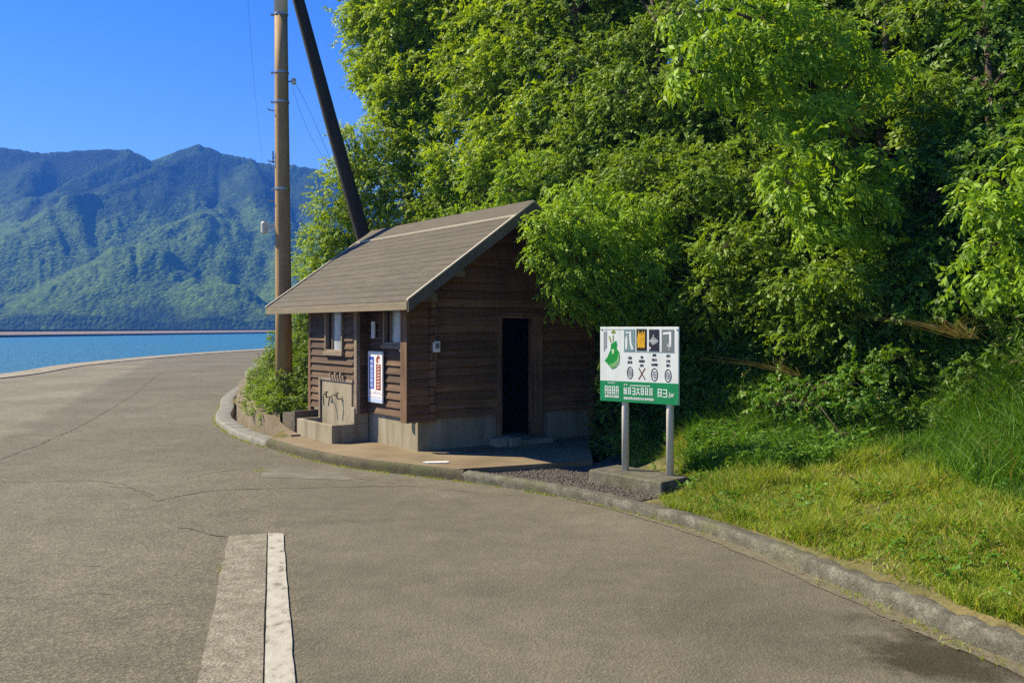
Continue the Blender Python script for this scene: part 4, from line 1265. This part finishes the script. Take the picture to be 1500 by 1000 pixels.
def make_tree(name, base, clumps, material, label, cat='tree', per=500, size=.22, kind='broad', trunk_r=.12, droop=.25, group=None, shell=.55, lean=None):
    root = empty(name, base); b = Vector(base)
    tag(root, label, cat, group)
    cl = [((c[0] - b.x, c[1] - b.y, c[2] - b.z), r, f) for c, r, f in clumps]
    V, Fq = crown_sprays(cl, per, size, kind, droop, shell)
    npmesh('crown', V, Fq, material, root)
    top = max(cl, key=lambda q_: q_[0][2])[0]; cen = np.mean([c for c, r, f in cl], axis=0)
    apex = Vector((cen[0], cen[1], .35 * top[2] + .65 * cen[2]))
    mb = MB(); trunk = []
    for i in range(8):
        t = i / 7; bend = Vector((math.sin(t * 4 + b.x) * .12, math.cos(t * 3 + b.y) * .12, 0)) * t * trunk_r * 8
        trunk.append(Vector((apex.x * t ** 1.5, apex.y * t ** 1.5, -.4 + (apex.z + .4) * t)) + bend)
    mb.tube(trunk, [trunk_r * (1.15 - .8 * i / 7) for i in range(8)], 9)
    mb.build('trunk', M['bark'], root, smooth=True)
    lb_ = MB()
    for c, r, f in cl:
        c = Vector(c); k = min(range(len(trunk)), key=lambda i: abs(trunk[i].z - (c.z - .45 * (c - apex).length)) + (0 if i > 1 else .6))
        s0 = trunk[k]; mid = s0.lerp(c, .5) + Vector((0, 0, .15 * (c - s0).length)); rr = trunk_r * .42
        lb_.tube([s0, s0.lerp(mid, .5) + Vector((0, 0, .03)), mid, mid.lerp(c, .6), c], [rr, rr * .8, rr * .6, rr * .45, rr * .3], 6)
        for j in range(5):
            dv = Vector(RNG.normal(size=3)).normalized() * r * .85; dv.z *= f
            lb_.tube([mid.lerp(c, .7), c + dv * .5 + Vector((0, 0, .03)), c + dv], [rr * .32, rr * .2, rr * .08], 4)
    lb_.build('limb', M['bark'], root, smooth=True)
    return root


def clump_px(items, flat_=.75):
    """(px,py,Y,radius_px) -> clumps"""
    out = []
    for it in items:
        px, py, Y, rp = it[:4]; p = W(px, py, Y); out.append(((p.x, p.y, p.z), rp / F * Y, it[4] if len(it) > 4 else flat_))
    return out


def rand_clumps(px, py, Y, rx, ry, n, r, rng, dY=None):
    """clumps scattered in an ellipse seen at (px,py), radii in photo pixels"""
    out = []; dY = dY or rx / F * Y
    while len(out) < n:
        a, b, c = rng.uniform(-1, 1, 3)
        if a * a + b * b + c * c > 1 or (a * a + b * b + c * c) < .12: continue
        out.append((px + a * rx, py + b * ry, Y + c * dY, r * rng.uniform(.7, 1.25)))
    return out


rg = np.random.default_rng(12)
TREES = 'trees on the slope behind the hut'


def YF(px, py):
    """depth of the foliage front seen at a photo pixel: it runs along the foot of the slope and leans back uphill"""
    y = np.interp(px, [430, 500, 560, 650, 760, 850, 950, 1050, 1200, 1350, 1500, 1700], [20.2, 20.4, 19.6, 18.2, 16.3, 14.7, 13.4, 12.3, 11.0, 9.9, 8.7, 7.4])
    return float(y + max(0, 360 - py) * .0055)


def wall(px0, px1, py0, py1, n, r, dY=0.0, flat_=.8):
    """clumps spread evenly over a window of the foliage front"""
    out = []
    for i in range(n):
        best = None
        for _ in range(12):
            q_ = (rg.uniform(px0, px1), rg.uniform(py0, py1))
            dmin = min([math.hypot(q_[0] - o[0], q_[1] - o[1]) for o in out] or [999])
            if best is None or dmin > best[0]: best = (dmin, q_)
        px, py = best[1]
        out.append((px, py, YF(px, py) + dY + rg.uniform(-.45, .45), r * rg.uniform(.75, 1.25), flat_))
    return out


def plant(name, px, dy, clumps, m, label, cat='tree', **kw):
    Y = YF(px, 400) + dy; b = W(px, 0, Y)
    return make_tree(name, (b.x, b.y, gz(b.x, b.y)), clump_px(clumps), M[m], label, cat, **kw)


out_ = [(545, 20, 42), (535, 70, 34), (562, 100, 44), (585, 150, 44), (520, -50, 48), (540, 115, 26), (527, 30, 28), (600, 30, 56), (590, 90, 48), (610, 190, 44), (560, 0, 44), (570, -90, 70)]
c = [(p, q_, YF(p, q_) + rg.uniform(-.3, .3), r, .85) for p, q_, r in out_] + wall(590, 690, -60, 240, 12, 44)
plant('broadleaf_tree', 600, 1.0, c, 'leaf_sun', 'tall sunlit yellow green tree rising over the hut roof against the sky', per=1000, size=.20, kind='broad', group=TREES, trunk_r=.12)
c = wall(670, 800, -80, 250, 20, 44)
plant('broadleaf_tree', 735, 1.0, c, 'leaf_sun', 'second sunlit yellow green tree straight above the hut ridge', per=1000, size=.19, kind='broad', group=TREES, trunk_r=.12)
c = wall(780, 930, -80, 270, 22, 46, .2)
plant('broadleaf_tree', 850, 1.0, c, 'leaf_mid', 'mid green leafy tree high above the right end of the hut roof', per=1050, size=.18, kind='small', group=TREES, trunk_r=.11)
# lower tree behind the leaning pole
c = [(520, 205, 19, 30), (512, 250, 18.8, 38), (560, 240, 19.3, 44), (490, 300, 18.7, 36), (540, 310, 18.8, 48), (470, 350, 18.6, 32), (515, 380, 18.6, 46), (455, 390, 18.7, 28), (470, 430, 18.6, 36),
     (600, 300, 18.4, 42), (570, 190, 19.6, 34), (448, 455, 18.9, 26), (510, 440, 18.9, 40), (500, 190, 19.2, 14), (640, 320, 18, 40), (500, 340, 18.4, 36), (480, 400, 18.3, 30), (550, 270, 18.6, 40), (530, 240, 18.7, 30)]
make_tree('broadleaf_tree', (-3.4, 20.0, gz(-3.4, 20.0)), clump_px(c), M['leaf_sun'], 'lower bushy bright green tree behind the leaning pole', per=1150, size=.16, kind='small', group=TREES, trunk_r=.07)
c = wall(620, 800, 235, 325, 14, 30, -.5)
plant('shrub', 705, .4, c, 'leaf_lime', 'bright leafy shrub just above the ridge of the hut roof', 'shrub', per=1300, size=.15, kind='small', trunk_r=.05)
c = wall(905, 1030, -60, 300, 20, 46, .5)
plant('broadleaf_tree', 965, 1.2, c, 'leaf_mid', 'mid green tree between the hut gable and the large leaved branches', per=1100, size=.17, kind='small', group=TREES, trunk_r=.1)
c = wall(915, 1110, 250, 450, 18, 42, -.1)
plant('shrub', 1000, .9, c, 'leaf_mid', 'half shaded green shrub above the sign', 'shrub', per=1300, size=.15, kind='small', trunk_r=.06)
# tree overhanging the front of the hut
c = [(795, 335, 12.0, 26), (800, 375, 11.9, 30), (830, 330, 12.3, 40), (835, 295, 12.8, 36), (840, 400, 12.0, 38), (828, 440, 11.9, 24), (880, 360, 12.3, 42), (885, 425, 12.2, 36), (930, 320, 12.8, 46), (925, 395, 12.4, 42), (782, 322, 12.2, 12),
     (868, 455, 12.1, 20), (945, 445, 12.5, 28), (870, 290, 13.2, 36), (815, 415, 11.8, 18), (860, 330, 12.2, 34), (905, 460, 12.3, 20), (960, 365, 12.6, 34), (812, 312, 12.2, 22)]
make_tree('broadleaf_tree', (2.85, 14.4, gz(2.85, 14.4)), clump_px(c), M['leaf_lime'], 'bright green tree hanging over the front gable of the hut', per=1250, size=.175, kind='pinnate', group=TREES, trunk_r=.06, droop=.5)
# branches with large leaves at upper right
c = [(1010, 105, 10.6, 30), (1050, 65, 10.6, 40), (1100, 50, 10.8, 44), (1000, 20, 11, 26), (1110, 100, 10.6, 40), (1160, 90, 10.8, 42), (1060, 110, 10.6, 22), (1190, 150, 10.7, 36), (1130, 160, 10.5, 26), (1220, 60, 11, 46), (1240, 140, 10.9, 34), (1150, 10, 11, 50), (1080, 0, 11, 40), (1290, 90, 11, 36)]
make_tree('broadleaf_tree', (5.4, 12.3, gz(5.4, 12.3)), clump_px(c, .5), M['leaf_lime'], 'large leaved tree spreading lit branches high above the sign', per=520, size=.29, kind='pinnate', group=TREES, trunk_r=.07, droop=.6)
c = [(1150, 245, 10.0, 28), (1190, 215, 10.1, 36), (1240, 225, 10.2, 36), (1220, 270, 10.0, 38), (1180, 290, 10.0, 26), (1270, 285, 10.2, 36), (1230, 320, 10.0, 32), (1300, 240, 10.3, 26), (1265, 340, 10.2, 26), (1210, 180, 10.3, 26), (1190, 330, 9.9, 22), (1150, 270, 9.9, 16)]
make_tree('young_tree', (4.95, 11.3, gz(4.95, 11.3)), clump_px(c, .55), M['leaf_lime'], 'lit young tree in tiers of leaves on the slope right of the sign', 'tree', per=660, size=.25, kind='pinnate', trunk_r=.04, droop=.55)
c = [(1470, 270, 8.4, 44), (1430, 300, 8.4, 26), (1500, 330, 8.4, 44), (1450, 360, 8.2, 30), (1430, 400, 8.2, 24), (1490, 400, 8.1, 38), (1540, 300, 8.4, 60), (1560, 400, 8.3, 50), (1550, 220, 8.6, 50)]
make_tree('young_tree', (5.75, 9.2, gz(5.75, 9.2)), clump_px(c, .6), M['leaf_lime'], 'bright leafy young tree cut by the right edge of the view', 'tree', per=600, size=.25, kind='pinnate', trunk_r=.04, droop=.6)
# trees and shrubs filling the slope
fill = [('broadleaf_tree', 880, 3.6, (790, 960, -110, 70), 14, 52, 2.6, 'leaf_mid', 'farther mid green tree at the top edge above the gable', .2, 'broad'),
        ('broadleaf_tree', 1230, 3.6, (1120, 1330, -110, 60), 14, 54, 2.8, 'leaf_mid', 'farther green tree at the top edge above the lit branches', .2, 'broad'),
        ('broadleaf_tree', 1100, 1.4, (1020, 1200, -80, 230), 22, 46, .9, 'leaf_mid', 'mid green tree behind the large leaved branches', .19, 'broad'),
        ('broadleaf_tree', 1290, 1.4, (1200, 1380, -80, 200), 20, 46, .9, 'leaf_mid', 'mid green tree at the top of the slope towards the right', .19, 'broad'),
        ('broadleaf_tree', 1450, 1.2, (1370, 1540, -80, 240), 20, 48, .8, 'leaf_shade', 'deep green tree at the top right corner', .18, 'broad'),
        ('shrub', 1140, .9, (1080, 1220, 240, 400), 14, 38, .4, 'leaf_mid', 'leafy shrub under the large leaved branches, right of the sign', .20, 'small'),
        ('shrub', 1380, .8, (1290, 1450, 230, 420), 16, 40, .5, 'leaf_shade', 'dark green shrub between the two lit young trees', .20, 'small'),
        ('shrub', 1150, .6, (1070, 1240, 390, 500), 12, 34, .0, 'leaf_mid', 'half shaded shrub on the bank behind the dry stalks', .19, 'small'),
        ('shrub', 1340, .6, (1230, 1440, 410, 520), 14, 36, .1, 'leaf_shade', 'low dark shrub on the bank under the young trees', .19, 'small'),
        ('shrub', 1350, .5, (1250, 1470, 520, 610), 12, 32, .1, 'leaf_shade', 'dark low shrub behind the bare soil of the verge', .145, 'small'),
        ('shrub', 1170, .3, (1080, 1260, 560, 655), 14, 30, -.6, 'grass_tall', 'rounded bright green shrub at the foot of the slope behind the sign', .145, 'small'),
        ('shrub', 1030, .5, (960, 1100, 500, 660), 14, 34, .0, 'leaf_shade', 'dark shrub right behind the sign posts', .145, 'small'),
        ('shrub', 930, .6, (890, 990, 440, 560), 10, 32, .1, 'leaf_shade', 'shaded shrub between the hut corner and the sign', .16, 'small')]
for (nm, px, dy, (p0_, p1_, q0_, q1_), n, r, dY, mm, lab, sz, kd) in fill:
    c = wall(p0_, p1_, q0_, q1_, n, r, dY)
    plant(nm, px, dy, c, mm, lab, 'tree' if 'tree' in nm else 'shrub', per=1000 if 'tree' in nm else 1150, size=sz, kind=kd, group=TREES if 'tree' in nm else None, trunk_r=.09 if 'tree' in nm else .03)
c = [(878, 650, 12.2, 16), (884, 625, 12.3, 20), (900, 600, 12.0, 24), (905, 640, 11.6, 18), (890, 665, 11.7, 12), (920, 655, 11.3, 16), (880, 600, 12.6, 16), (925, 625, 11.6, 20), (885, 570, 12.6, 20)]
make_tree('shrub', (1.62, 12.2, gz(1.62, 12.2)), clump_px(c), M['leaf_shade'], 'low leafy plant beside the hut corner post and the sign', 'shrub', per=1900, size=.09, kind='small', trunk_r=.02, shell=.3)
# bushes left of the hut
c = [(378, 570, 17.2, 18), (385, 590, 16.2, 20), (400, 600, 15.6, 20), (380, 545, 19, 16), (395, 560, 17.6, 22), (372, 590, 16.8, 10), (425, 608, 15.0, 16), (440, 600, 15.3, 16), (412, 612, 14.8, 13), (398, 606, 14.9, 14), (388, 592, 15.2, 14), (405, 590, 15.0, 18), (382, 598, 15.4, 15), (392, 578, 15.6, 20), (376, 578, 16.4, 16), (412, 560, 16, 24), (415, 590, 15.2, 20), (370, 590, 16.0, 12), (398, 530, 20, 18), (410, 575, 17, 24), (392, 612, 15, 12), (370, 556, 18, 10)]
make_tree('bush', (-4.6, 17.4, .4), clump_px(c), M['leaf_mid'], 'low bright bush spilling over the curved wall at the foot of the utility pole', 'bush', per=3600, size=.10, kind='small', trunk_r=.03, shell=.3)
c = [(440, 500, 18.0, 24), (448, 470, 18.4, 24), (442, 540, 17.6, 24), (450, 575, 17.0, 24), (430, 590, 16.8, 16), (420, 520, 18.4, 20), (410, 495, 19, 16), (455, 520, 17.6, 20), (444, 560, 17.4, 22), (402, 515, 20, 14)]
make_tree('bush', (-4.1, 18.0, .4), clump_px(c), M['leaf_mid'], 'tall leafy bush filling the gap between the utility pole and the hut', 'bush', per=2400, size=.12, kind='small', trunk_r=.04, shell=.3)
c = [(452, 470, 27, 16), (445, 482, 26, 14), (462, 450, 28, 18), (440, 494, 25, 10), (470, 430, 28, 18), (480, 450, 27, 20)]
make_tree('bush', (-6.0, 26.8, gz(-6.0, 26.8)), clump_px(c), M['leaf_sun'], 'bush farther off beside the bend behind the utility pole', 'bush', per=800, size=.2, kind='small', trunk_r=.05)

# ------------------------------------------------------------------ undergrowth on the slope (nobody could count it)
def in_view(x, y, lo=370, hi=1640):
    px = 750 + F * x / np.maximum(y, .1); return (y > 2.5) & (px > lo) & (px < hi)


n = 420000
ux = RNG.uniform(-16, 17, n); uy = RNG.uniform(4, 44, n)
m_ = in_view(ux, uy); ux, uy = ux[m_], uy[m_]
dt_ = sdist(ux, uy, TOE)
keep = (dt_ > -.15) & (dt_ < 9.5) & ((ux > -8) | (uy < 30)) & (RNG.random(len(ux)) < np.clip(14 / np.hypot(ux, uy), .25, 1) ** 1.4)
ux, uy, dt_ = ux[keep], uy[keep], dt_[keep]
if len(ux) > 95000:
    sel = RNG.choice(len(ux), 95000, replace=False); ux, uy, dt_ = ux[sel], uy[sel], dt_[sel]
uz, _, _ = ground_z(ux, uy)
lump = fbm(ux * 1.1 + 7, uy * 1.1, 3, 77) + .5 * fbm(uz * 1.5, ux * .9 + uy * .9, 2, 78)
hgt = np.clip((lump - .45) * 1.5, .02, .85) * sstep(-.2, 1.2, dt_)
nrm = unit(np.stack([-np.ones_like(ux) * .55, -np.ones_like(ux) * .5, np.ones_like(ux) * .65], 1))
P = np.stack([ux, uy, uz], 1) + nrm * (hgt * (RNG.random(len(ux)) ** .5))[:, None]
D = np.stack([-.5 + RNG.normal(size=len(ux)) * .6, -.5 + RNG.normal(size=len(ux)) * .6, RNG.normal(size=len(ux)) * .5 - .1], 1)
U_ = nrm + RNG.normal(size=nrm.shape) * .4
kindn = fbm(ux * .8, uy * .8 + uz * .5, 3, 55)
sc_ = np.clip(np.hypot(ux, uy) / 11, .8, 2.2) * .15 * RNG.uniform(.6, 1.3, len(ux))
m1 = kindn < .50
Va, Fa = place_sprays(P[m1], D[m1], U_[m1], sc_[m1], 'small'); Vb, Fb = place_sprays(P[~m1], D[~m1], U_[~m1], sc_[~m1] * 1.25, 'long')
o = npmesh('undergrowth', np.concatenate([Va, Vb]), np.concatenate([Fa, Fb + len(Va)]), M['leaf_ground'])
tag(o, 'dark tangled creepers and weeds covering the slope', 'undergrowth', kind='stuff')


def blades(x, y, z, h, w, lean, rng):
    n = len(x); a = rng.uniform(0, 2 * math.pi, n); ca, sa = np.cos(a), np.sin(a)
    la = rng.uniform(0, 2 * math.pi, n); lx, ly = np.cos(la) * lean * h, np.sin(la) * lean * h
    def lv(t, ww, k): 
        bx, by, bz = x + lx * t * t, y + ly * t * t, z + h * (t - .25 * lean * t * t)
        return np.stack([bx - ca * ww, by - sa * ww, bz], 1), np.stack([bx + ca * ww, by + sa * ww, bz], 1)
    a0, b0 = lv(0, w, 0); a1, b1 = lv(.55, w * .8, 1); a2, b2 = lv(1.0, w * .12, 2)
    V = np.stack([a0, b0, a1, b1, a2, b2], 1).reshape(-1, 3); i = np.arange(n)[:, None] * 6
    Fq = np.concatenate([i + np.array([[0, 1, 3, 2]]), i + np.array([[2, 3, 5, 4]])]); return V, Fq


n = 900000
gx = RNG.uniform(.9, 6.5, n); gy = RNG.uniform(2.2, 13.5, n)
m_ = in_view(gx, gy, 820, 1620); gx, gy = gx[m_], gy[m_]
dk = sdist(gx, gy, KERB); dt_ = sdist(gx, gy, TOE)
bare = fbm(gx * 1.6, gy * 1.6, 3, 61)
blk = [rel(Vector((0, 0, 0)))]
dens = sstep(.15, .3, dk) * .5 + .5
dens = dens * np.clip(1.35 - 1.3 * sstep(.54, .66, bare), .25, 1) * np.clip((6.0 / np.hypot(gx, gy)) ** 1.8, .28, 1)
keep = (dk > .16) & (dt_ < .9) & (gx > 1.5) & (RNG.random(len(gx)) < dens) & ~inpoly(gx, gy, [(p.x, p.y) for p in (p0, p1, p2, p3)]) & ~((gx < 1.9) & (gy > 9.9) & (gy < 11))
gx, gy, dk, dt_ = gx[keep], gy[keep], dk[keep], dt_[keep]
if len(gx) > 190000:
    sel = RNG.choice(len(gx), 190000, replace=False); gx, gy, dk, dt_ = gx[sel], gy[sel], dk[sel], dt_[sel]
z_, _, _ = ground_z(gx, gy)
cl_n = fbm(gx * 2.3, gy * 2.3, 3, 90)
wpoly = [(1.95, 9.95), (2.55, 9.05), (3.2, 9.05), (3.9, 9.5), (4.4, 10.6), (2.4, 11.8)]
inw = inpoly(gx, gy, wpoly)
h = (.09 * inw + .055 + .13 * sstep(.38, .65, cl_n) + .16 * sstep(-1.2, .4, dt_)) * RNG.uniform(.5, 1.3, len(gx))
V, Fq = blades(gx, gy, z_ - .01, h, .0028 + .0022 * RNG.random(len(gx)), RNG.uniform(.2, 1.1, len(gx)), RNG)
tall = (dt_ > -.45) | inw
Fq_t = np.concatenate([tall, tall])
o = npmesh('grass', V, Fq[~Fq_t], M['grass_sun']); tag(o, 'short yellow green grass of the roadside verge', 'grass', kind='stuff')
# broad-leaved weeds among the grass
nw = 5200
wx = RNG.uniform(1.6, 6.2, nw); wy = RNG.uniform(3.5, 12.5, nw); dkw = sdist(wx, wy, KERB); dtw = sdist(wx, wy, TOE)
k2 = (dkw > .3) & (dtw < .6) & in_view(wx, wy, 900, 1600) & (RNG.random(nw) < sstep(.40, .62, fbm(wx * 1.4, wy * 1.4, 3, 33)) * .8 + .08)
k2 &= ~inpoly(wx, wy, [(p.x, p.y) for p in (p0, p1, p2, p3)])
wx, wy, dtw = wx[k2], wy[k2], dtw[k2]
ex, ey = RNG.uniform(1.9, 4.4, 5200), RNG.uniform(9, 11.8, 5200); e_ = inpoly(ex, ey, wpoly)
wx = np.concatenate([wx, ex[e_]]); wy = np.concatenate([wy, ey[e_]]); dtw = np.concatenate([dtw, np.full(e_.sum(), .3)]); wz, _, _ = ground_z(wx, wy)
Pw = np.stack([wx, wy, wz + .02 + .17 * RNG.random(len(wx)) * sstep(-2, .3, dtw) + .03], 1); Dw = RNG.normal(size=(len(wx), 3)); Dw[:, 2] = np.abs(Dw[:, 2]) * .5
Vw, Fw = place_sprays(Pw, Dw, np.tile([0, 0, 1.], (len(wx), 1)) + RNG.normal(size=(len(wx), 3)) * .3, RNG.uniform(.06, .13, len(wx)), 'small')
o = npmesh('weeds', Vw, Fw, M['grass_tall']); tag(o, 'low leafy weeds scattered in the verge grass', 'weeds', kind='stuff')
o = npmesh('tall_grass', V, Fq[Fq_t], M['grass_tall']); tag(o, 'longer dark green grass at the foot of the slope', 'grass', kind='stuff')


def tuft(name, px, py, Y, n, h, w, spread, m, label, cat, lean=(.5, 1.3), z=None, direction=None):
    b = W(px, py, Y); zz = gz(b.x, b.y) if z is None else z
    if z is not None: spread *= .55
    x = RNG.normal(size=n) * spread; y = RNG.normal(size=n) * spread
    gzv = ground_z(b.x + x, b.y + y)[0] - zz if z is None else np.zeros(n)
    V, Fq = blades(x, y, gzv - .02, h * RNG.uniform(.5, 1.2, n), np.full(n, w), RNG.uniform(*lean, n), RNG)
    if direction is not None:
        dv = np.array(direction); hgt = np.clip(V[:, 2] - np.repeat(gzv, 6), 0, None)[:, None]; V = V + dv[None] * hgt
    o = npmesh(name, V, Fq, m); o.location = (b.x, b.y, zz); tag(o, label, cat); return o


tuft('tall_grass_clump', 1490, 640, 7.7, 1300, .46, .005, .24, M['grass_tall'], 'dense clump of long green grass at the right edge of the verge', 'grass clump', (.3, .9))
tuft('tall_grass_clump', 1440, 600, 8.9, 700, .40, .005, .25, M['grass_tall'], 'long green grass farther up beside the bare soil', 'grass clump', (.3, .9))
tuft('tall_grass_clump', 1250, 640, 10.3, 700, .34, .005, .3, M['grass_tall'], 'loose long grass below the rounded green shrub', 'grass clump', (.3, 1.0))
for (px, py, Y, nb, lab) in ((1420, 478, 8.75, 70, 'bundle of dry tan stalks leaning out over the slope under the young tree'),
                          (1165, 535, 10.7, 26, 'few dry stalks lying over the bank behind the sign'), (1260, 185, 10.5, 40, 'hanging dry grass high between the lit branches')):
    z = W(px, py, Y).z
    tuft('dry_grass', px, py, Y, nb, .72, .0042, .10, M['straw'], lab, 'dry grass', (.5, 1.4), z=z - .1, direction=(-1.0, -.3, -.62))
# weeds growing in the kerb joints and the crack
def creeping(name, pts, n, h, label, m, wid=.02):
    V_, F_ = [], []; k = 0; P_ = np.array([[p[0], p[1]] for p in pts]); t = RNG.random(n) * (len(P_) - 1); i = t.astype(int); f = (t - i)[:, None]
    q_ = P_[i] * (1 - f) + P_[i + 1] * f + RNG.normal(size=(n, 2)) * wid
    dens = vnoise(t * 2.3, t * 0, 71) > .42; q_ = q_[dens]
    V, Fq = blades(q_[:, 0], q_[:, 1], np.zeros(len(q_)), h * RNG.uniform(.4, 1.3, len(q_)), np.full(len(q_), .0035), RNG.uniform(.5, 1.6, len(q_)), RNG)
    o = npmesh(name, V, Fq, m); tag(o, label, 'weeds', kind='stuff')


creeping('moss', offset_line(KERB, -.02)[:60], 2600, .025, 'thin moss and grass along the foot of the kerb', M['grass_sun'])
creeping('grass', offset_line(KERB, -.06)[70:], 900, .04, 'sparse grass in the gutter', M['grass_sun'], .04)
creeping('moss', [G(334, 790), G(325, 840), G(312, 880)], 500, .02, 'moss along the crack beside the concrete strip', M['grass_sun'], .014)
creeping('moss', offset_line(LKERB, -.03)[-32:], 1500, .03, 'moss along the foot of the grey kerb', M['grass_sun'])
creeping('grass', [G(362, 690), G(384, 689)], 220, .03, 'tiny grass patch at the edge of the road patch', M['grass_sun'], .05)

# ------------------------------------------------------------------ air, light, sky, camera
ELEV = R(43); sh_ = Vector((-.975, .22)).normalized()
sdir = Vector((sh_.x * math.cos(ELEV), sh_.y * math.cos(ELEV), math.sin(ELEV)))
hz = MB(); hz.box(-2600, 2600, -400, 1700, -8, 262)
m, nt, out = mat('haze')
pv = nt.nodes.new('ShaderNodeVolumePrincipled'); pv.inputs['Density'].default_value = .00044; pv.inputs['Color'].default_value = (.06, .27, 1.0, 1); pv.inputs['Anisotropy'].default_value = .1
nt.links.new(pv.outputs[0], out.inputs['Volume'])
tag(hz.build('haze', m), 'thin blue air over the bay', 'haze', kind='stuff')

sun = bpy.data.lights.new('sun', 'SUN'); sun.energy = 5.0; sun.angle = R(.5); sun.color = (1.0, .88, .62)
so = bpy.data.objects.new('sun', sun); COL.objects.link(so); so.rotation_euler = sdir.to_track_quat('Z', 'Y').to_euler()
w = bpy.data.worlds.new('World'); S.world = w; w.use_nodes = True; nt = w.node_tree; nt.nodes.clear()
sk = nt.nodes.new('ShaderNodeTexSky'); sk.sky_type = 'NISHITA'; sk.sun_disc = False; sk.sun_elevation = ELEV; sk.sun_rotation = math.atan2(sdir.x, sdir.y)
sk.air_density = 1.0; sk.dust_density = .05; sk.ozone_density = 3.0; sk.altitude = 300
hs = nt.nodes.new('ShaderNodeHueSaturation'); hs.inputs['Saturation'].default_value = 1.38; hs.inputs['Hue'].default_value = .52; nt.links.new(sk.outputs[0], hs.inputs['Color'])
bg = nt.nodes.new('ShaderNodeBackground'); bg.inputs['Strength'].default_value = .09; nt.links.new(hs.outputs[0], bg.inputs[0])
wo = nt.nodes.new('ShaderNodeOutputWorld'); nt.links.new(bg.outputs[0], wo.inputs[0])

cam = bpy.data.cameras.new('camera'); co = bpy.data.objects.new('camera', cam); COL.objects.link(co)
co.location = (0, 0, CH); co.rotation_euler = (R(90), 0, 0); cam.sensor_width = 36; cam.lens = F / 1500 * 36
cam.shift_y = -20 / 1500; cam.clip_start = .05; cam.clip_end = 20000
S.camera = co
S.view_settings.view_transform = 'Standard'; S.view_settings.look = 'None'; S.view_settings.exposure = 1.12; S.view_settings.gamma = 1
S.cycles.max_bounces = 8; S.cycles.volume_bounces = 0; S.cycles.transmission_bounces = 4; S.cycles.diffuse_bounces = 4
S.cycles.sample_clamp_indirect = 4; S.cycles.use_denoising = False
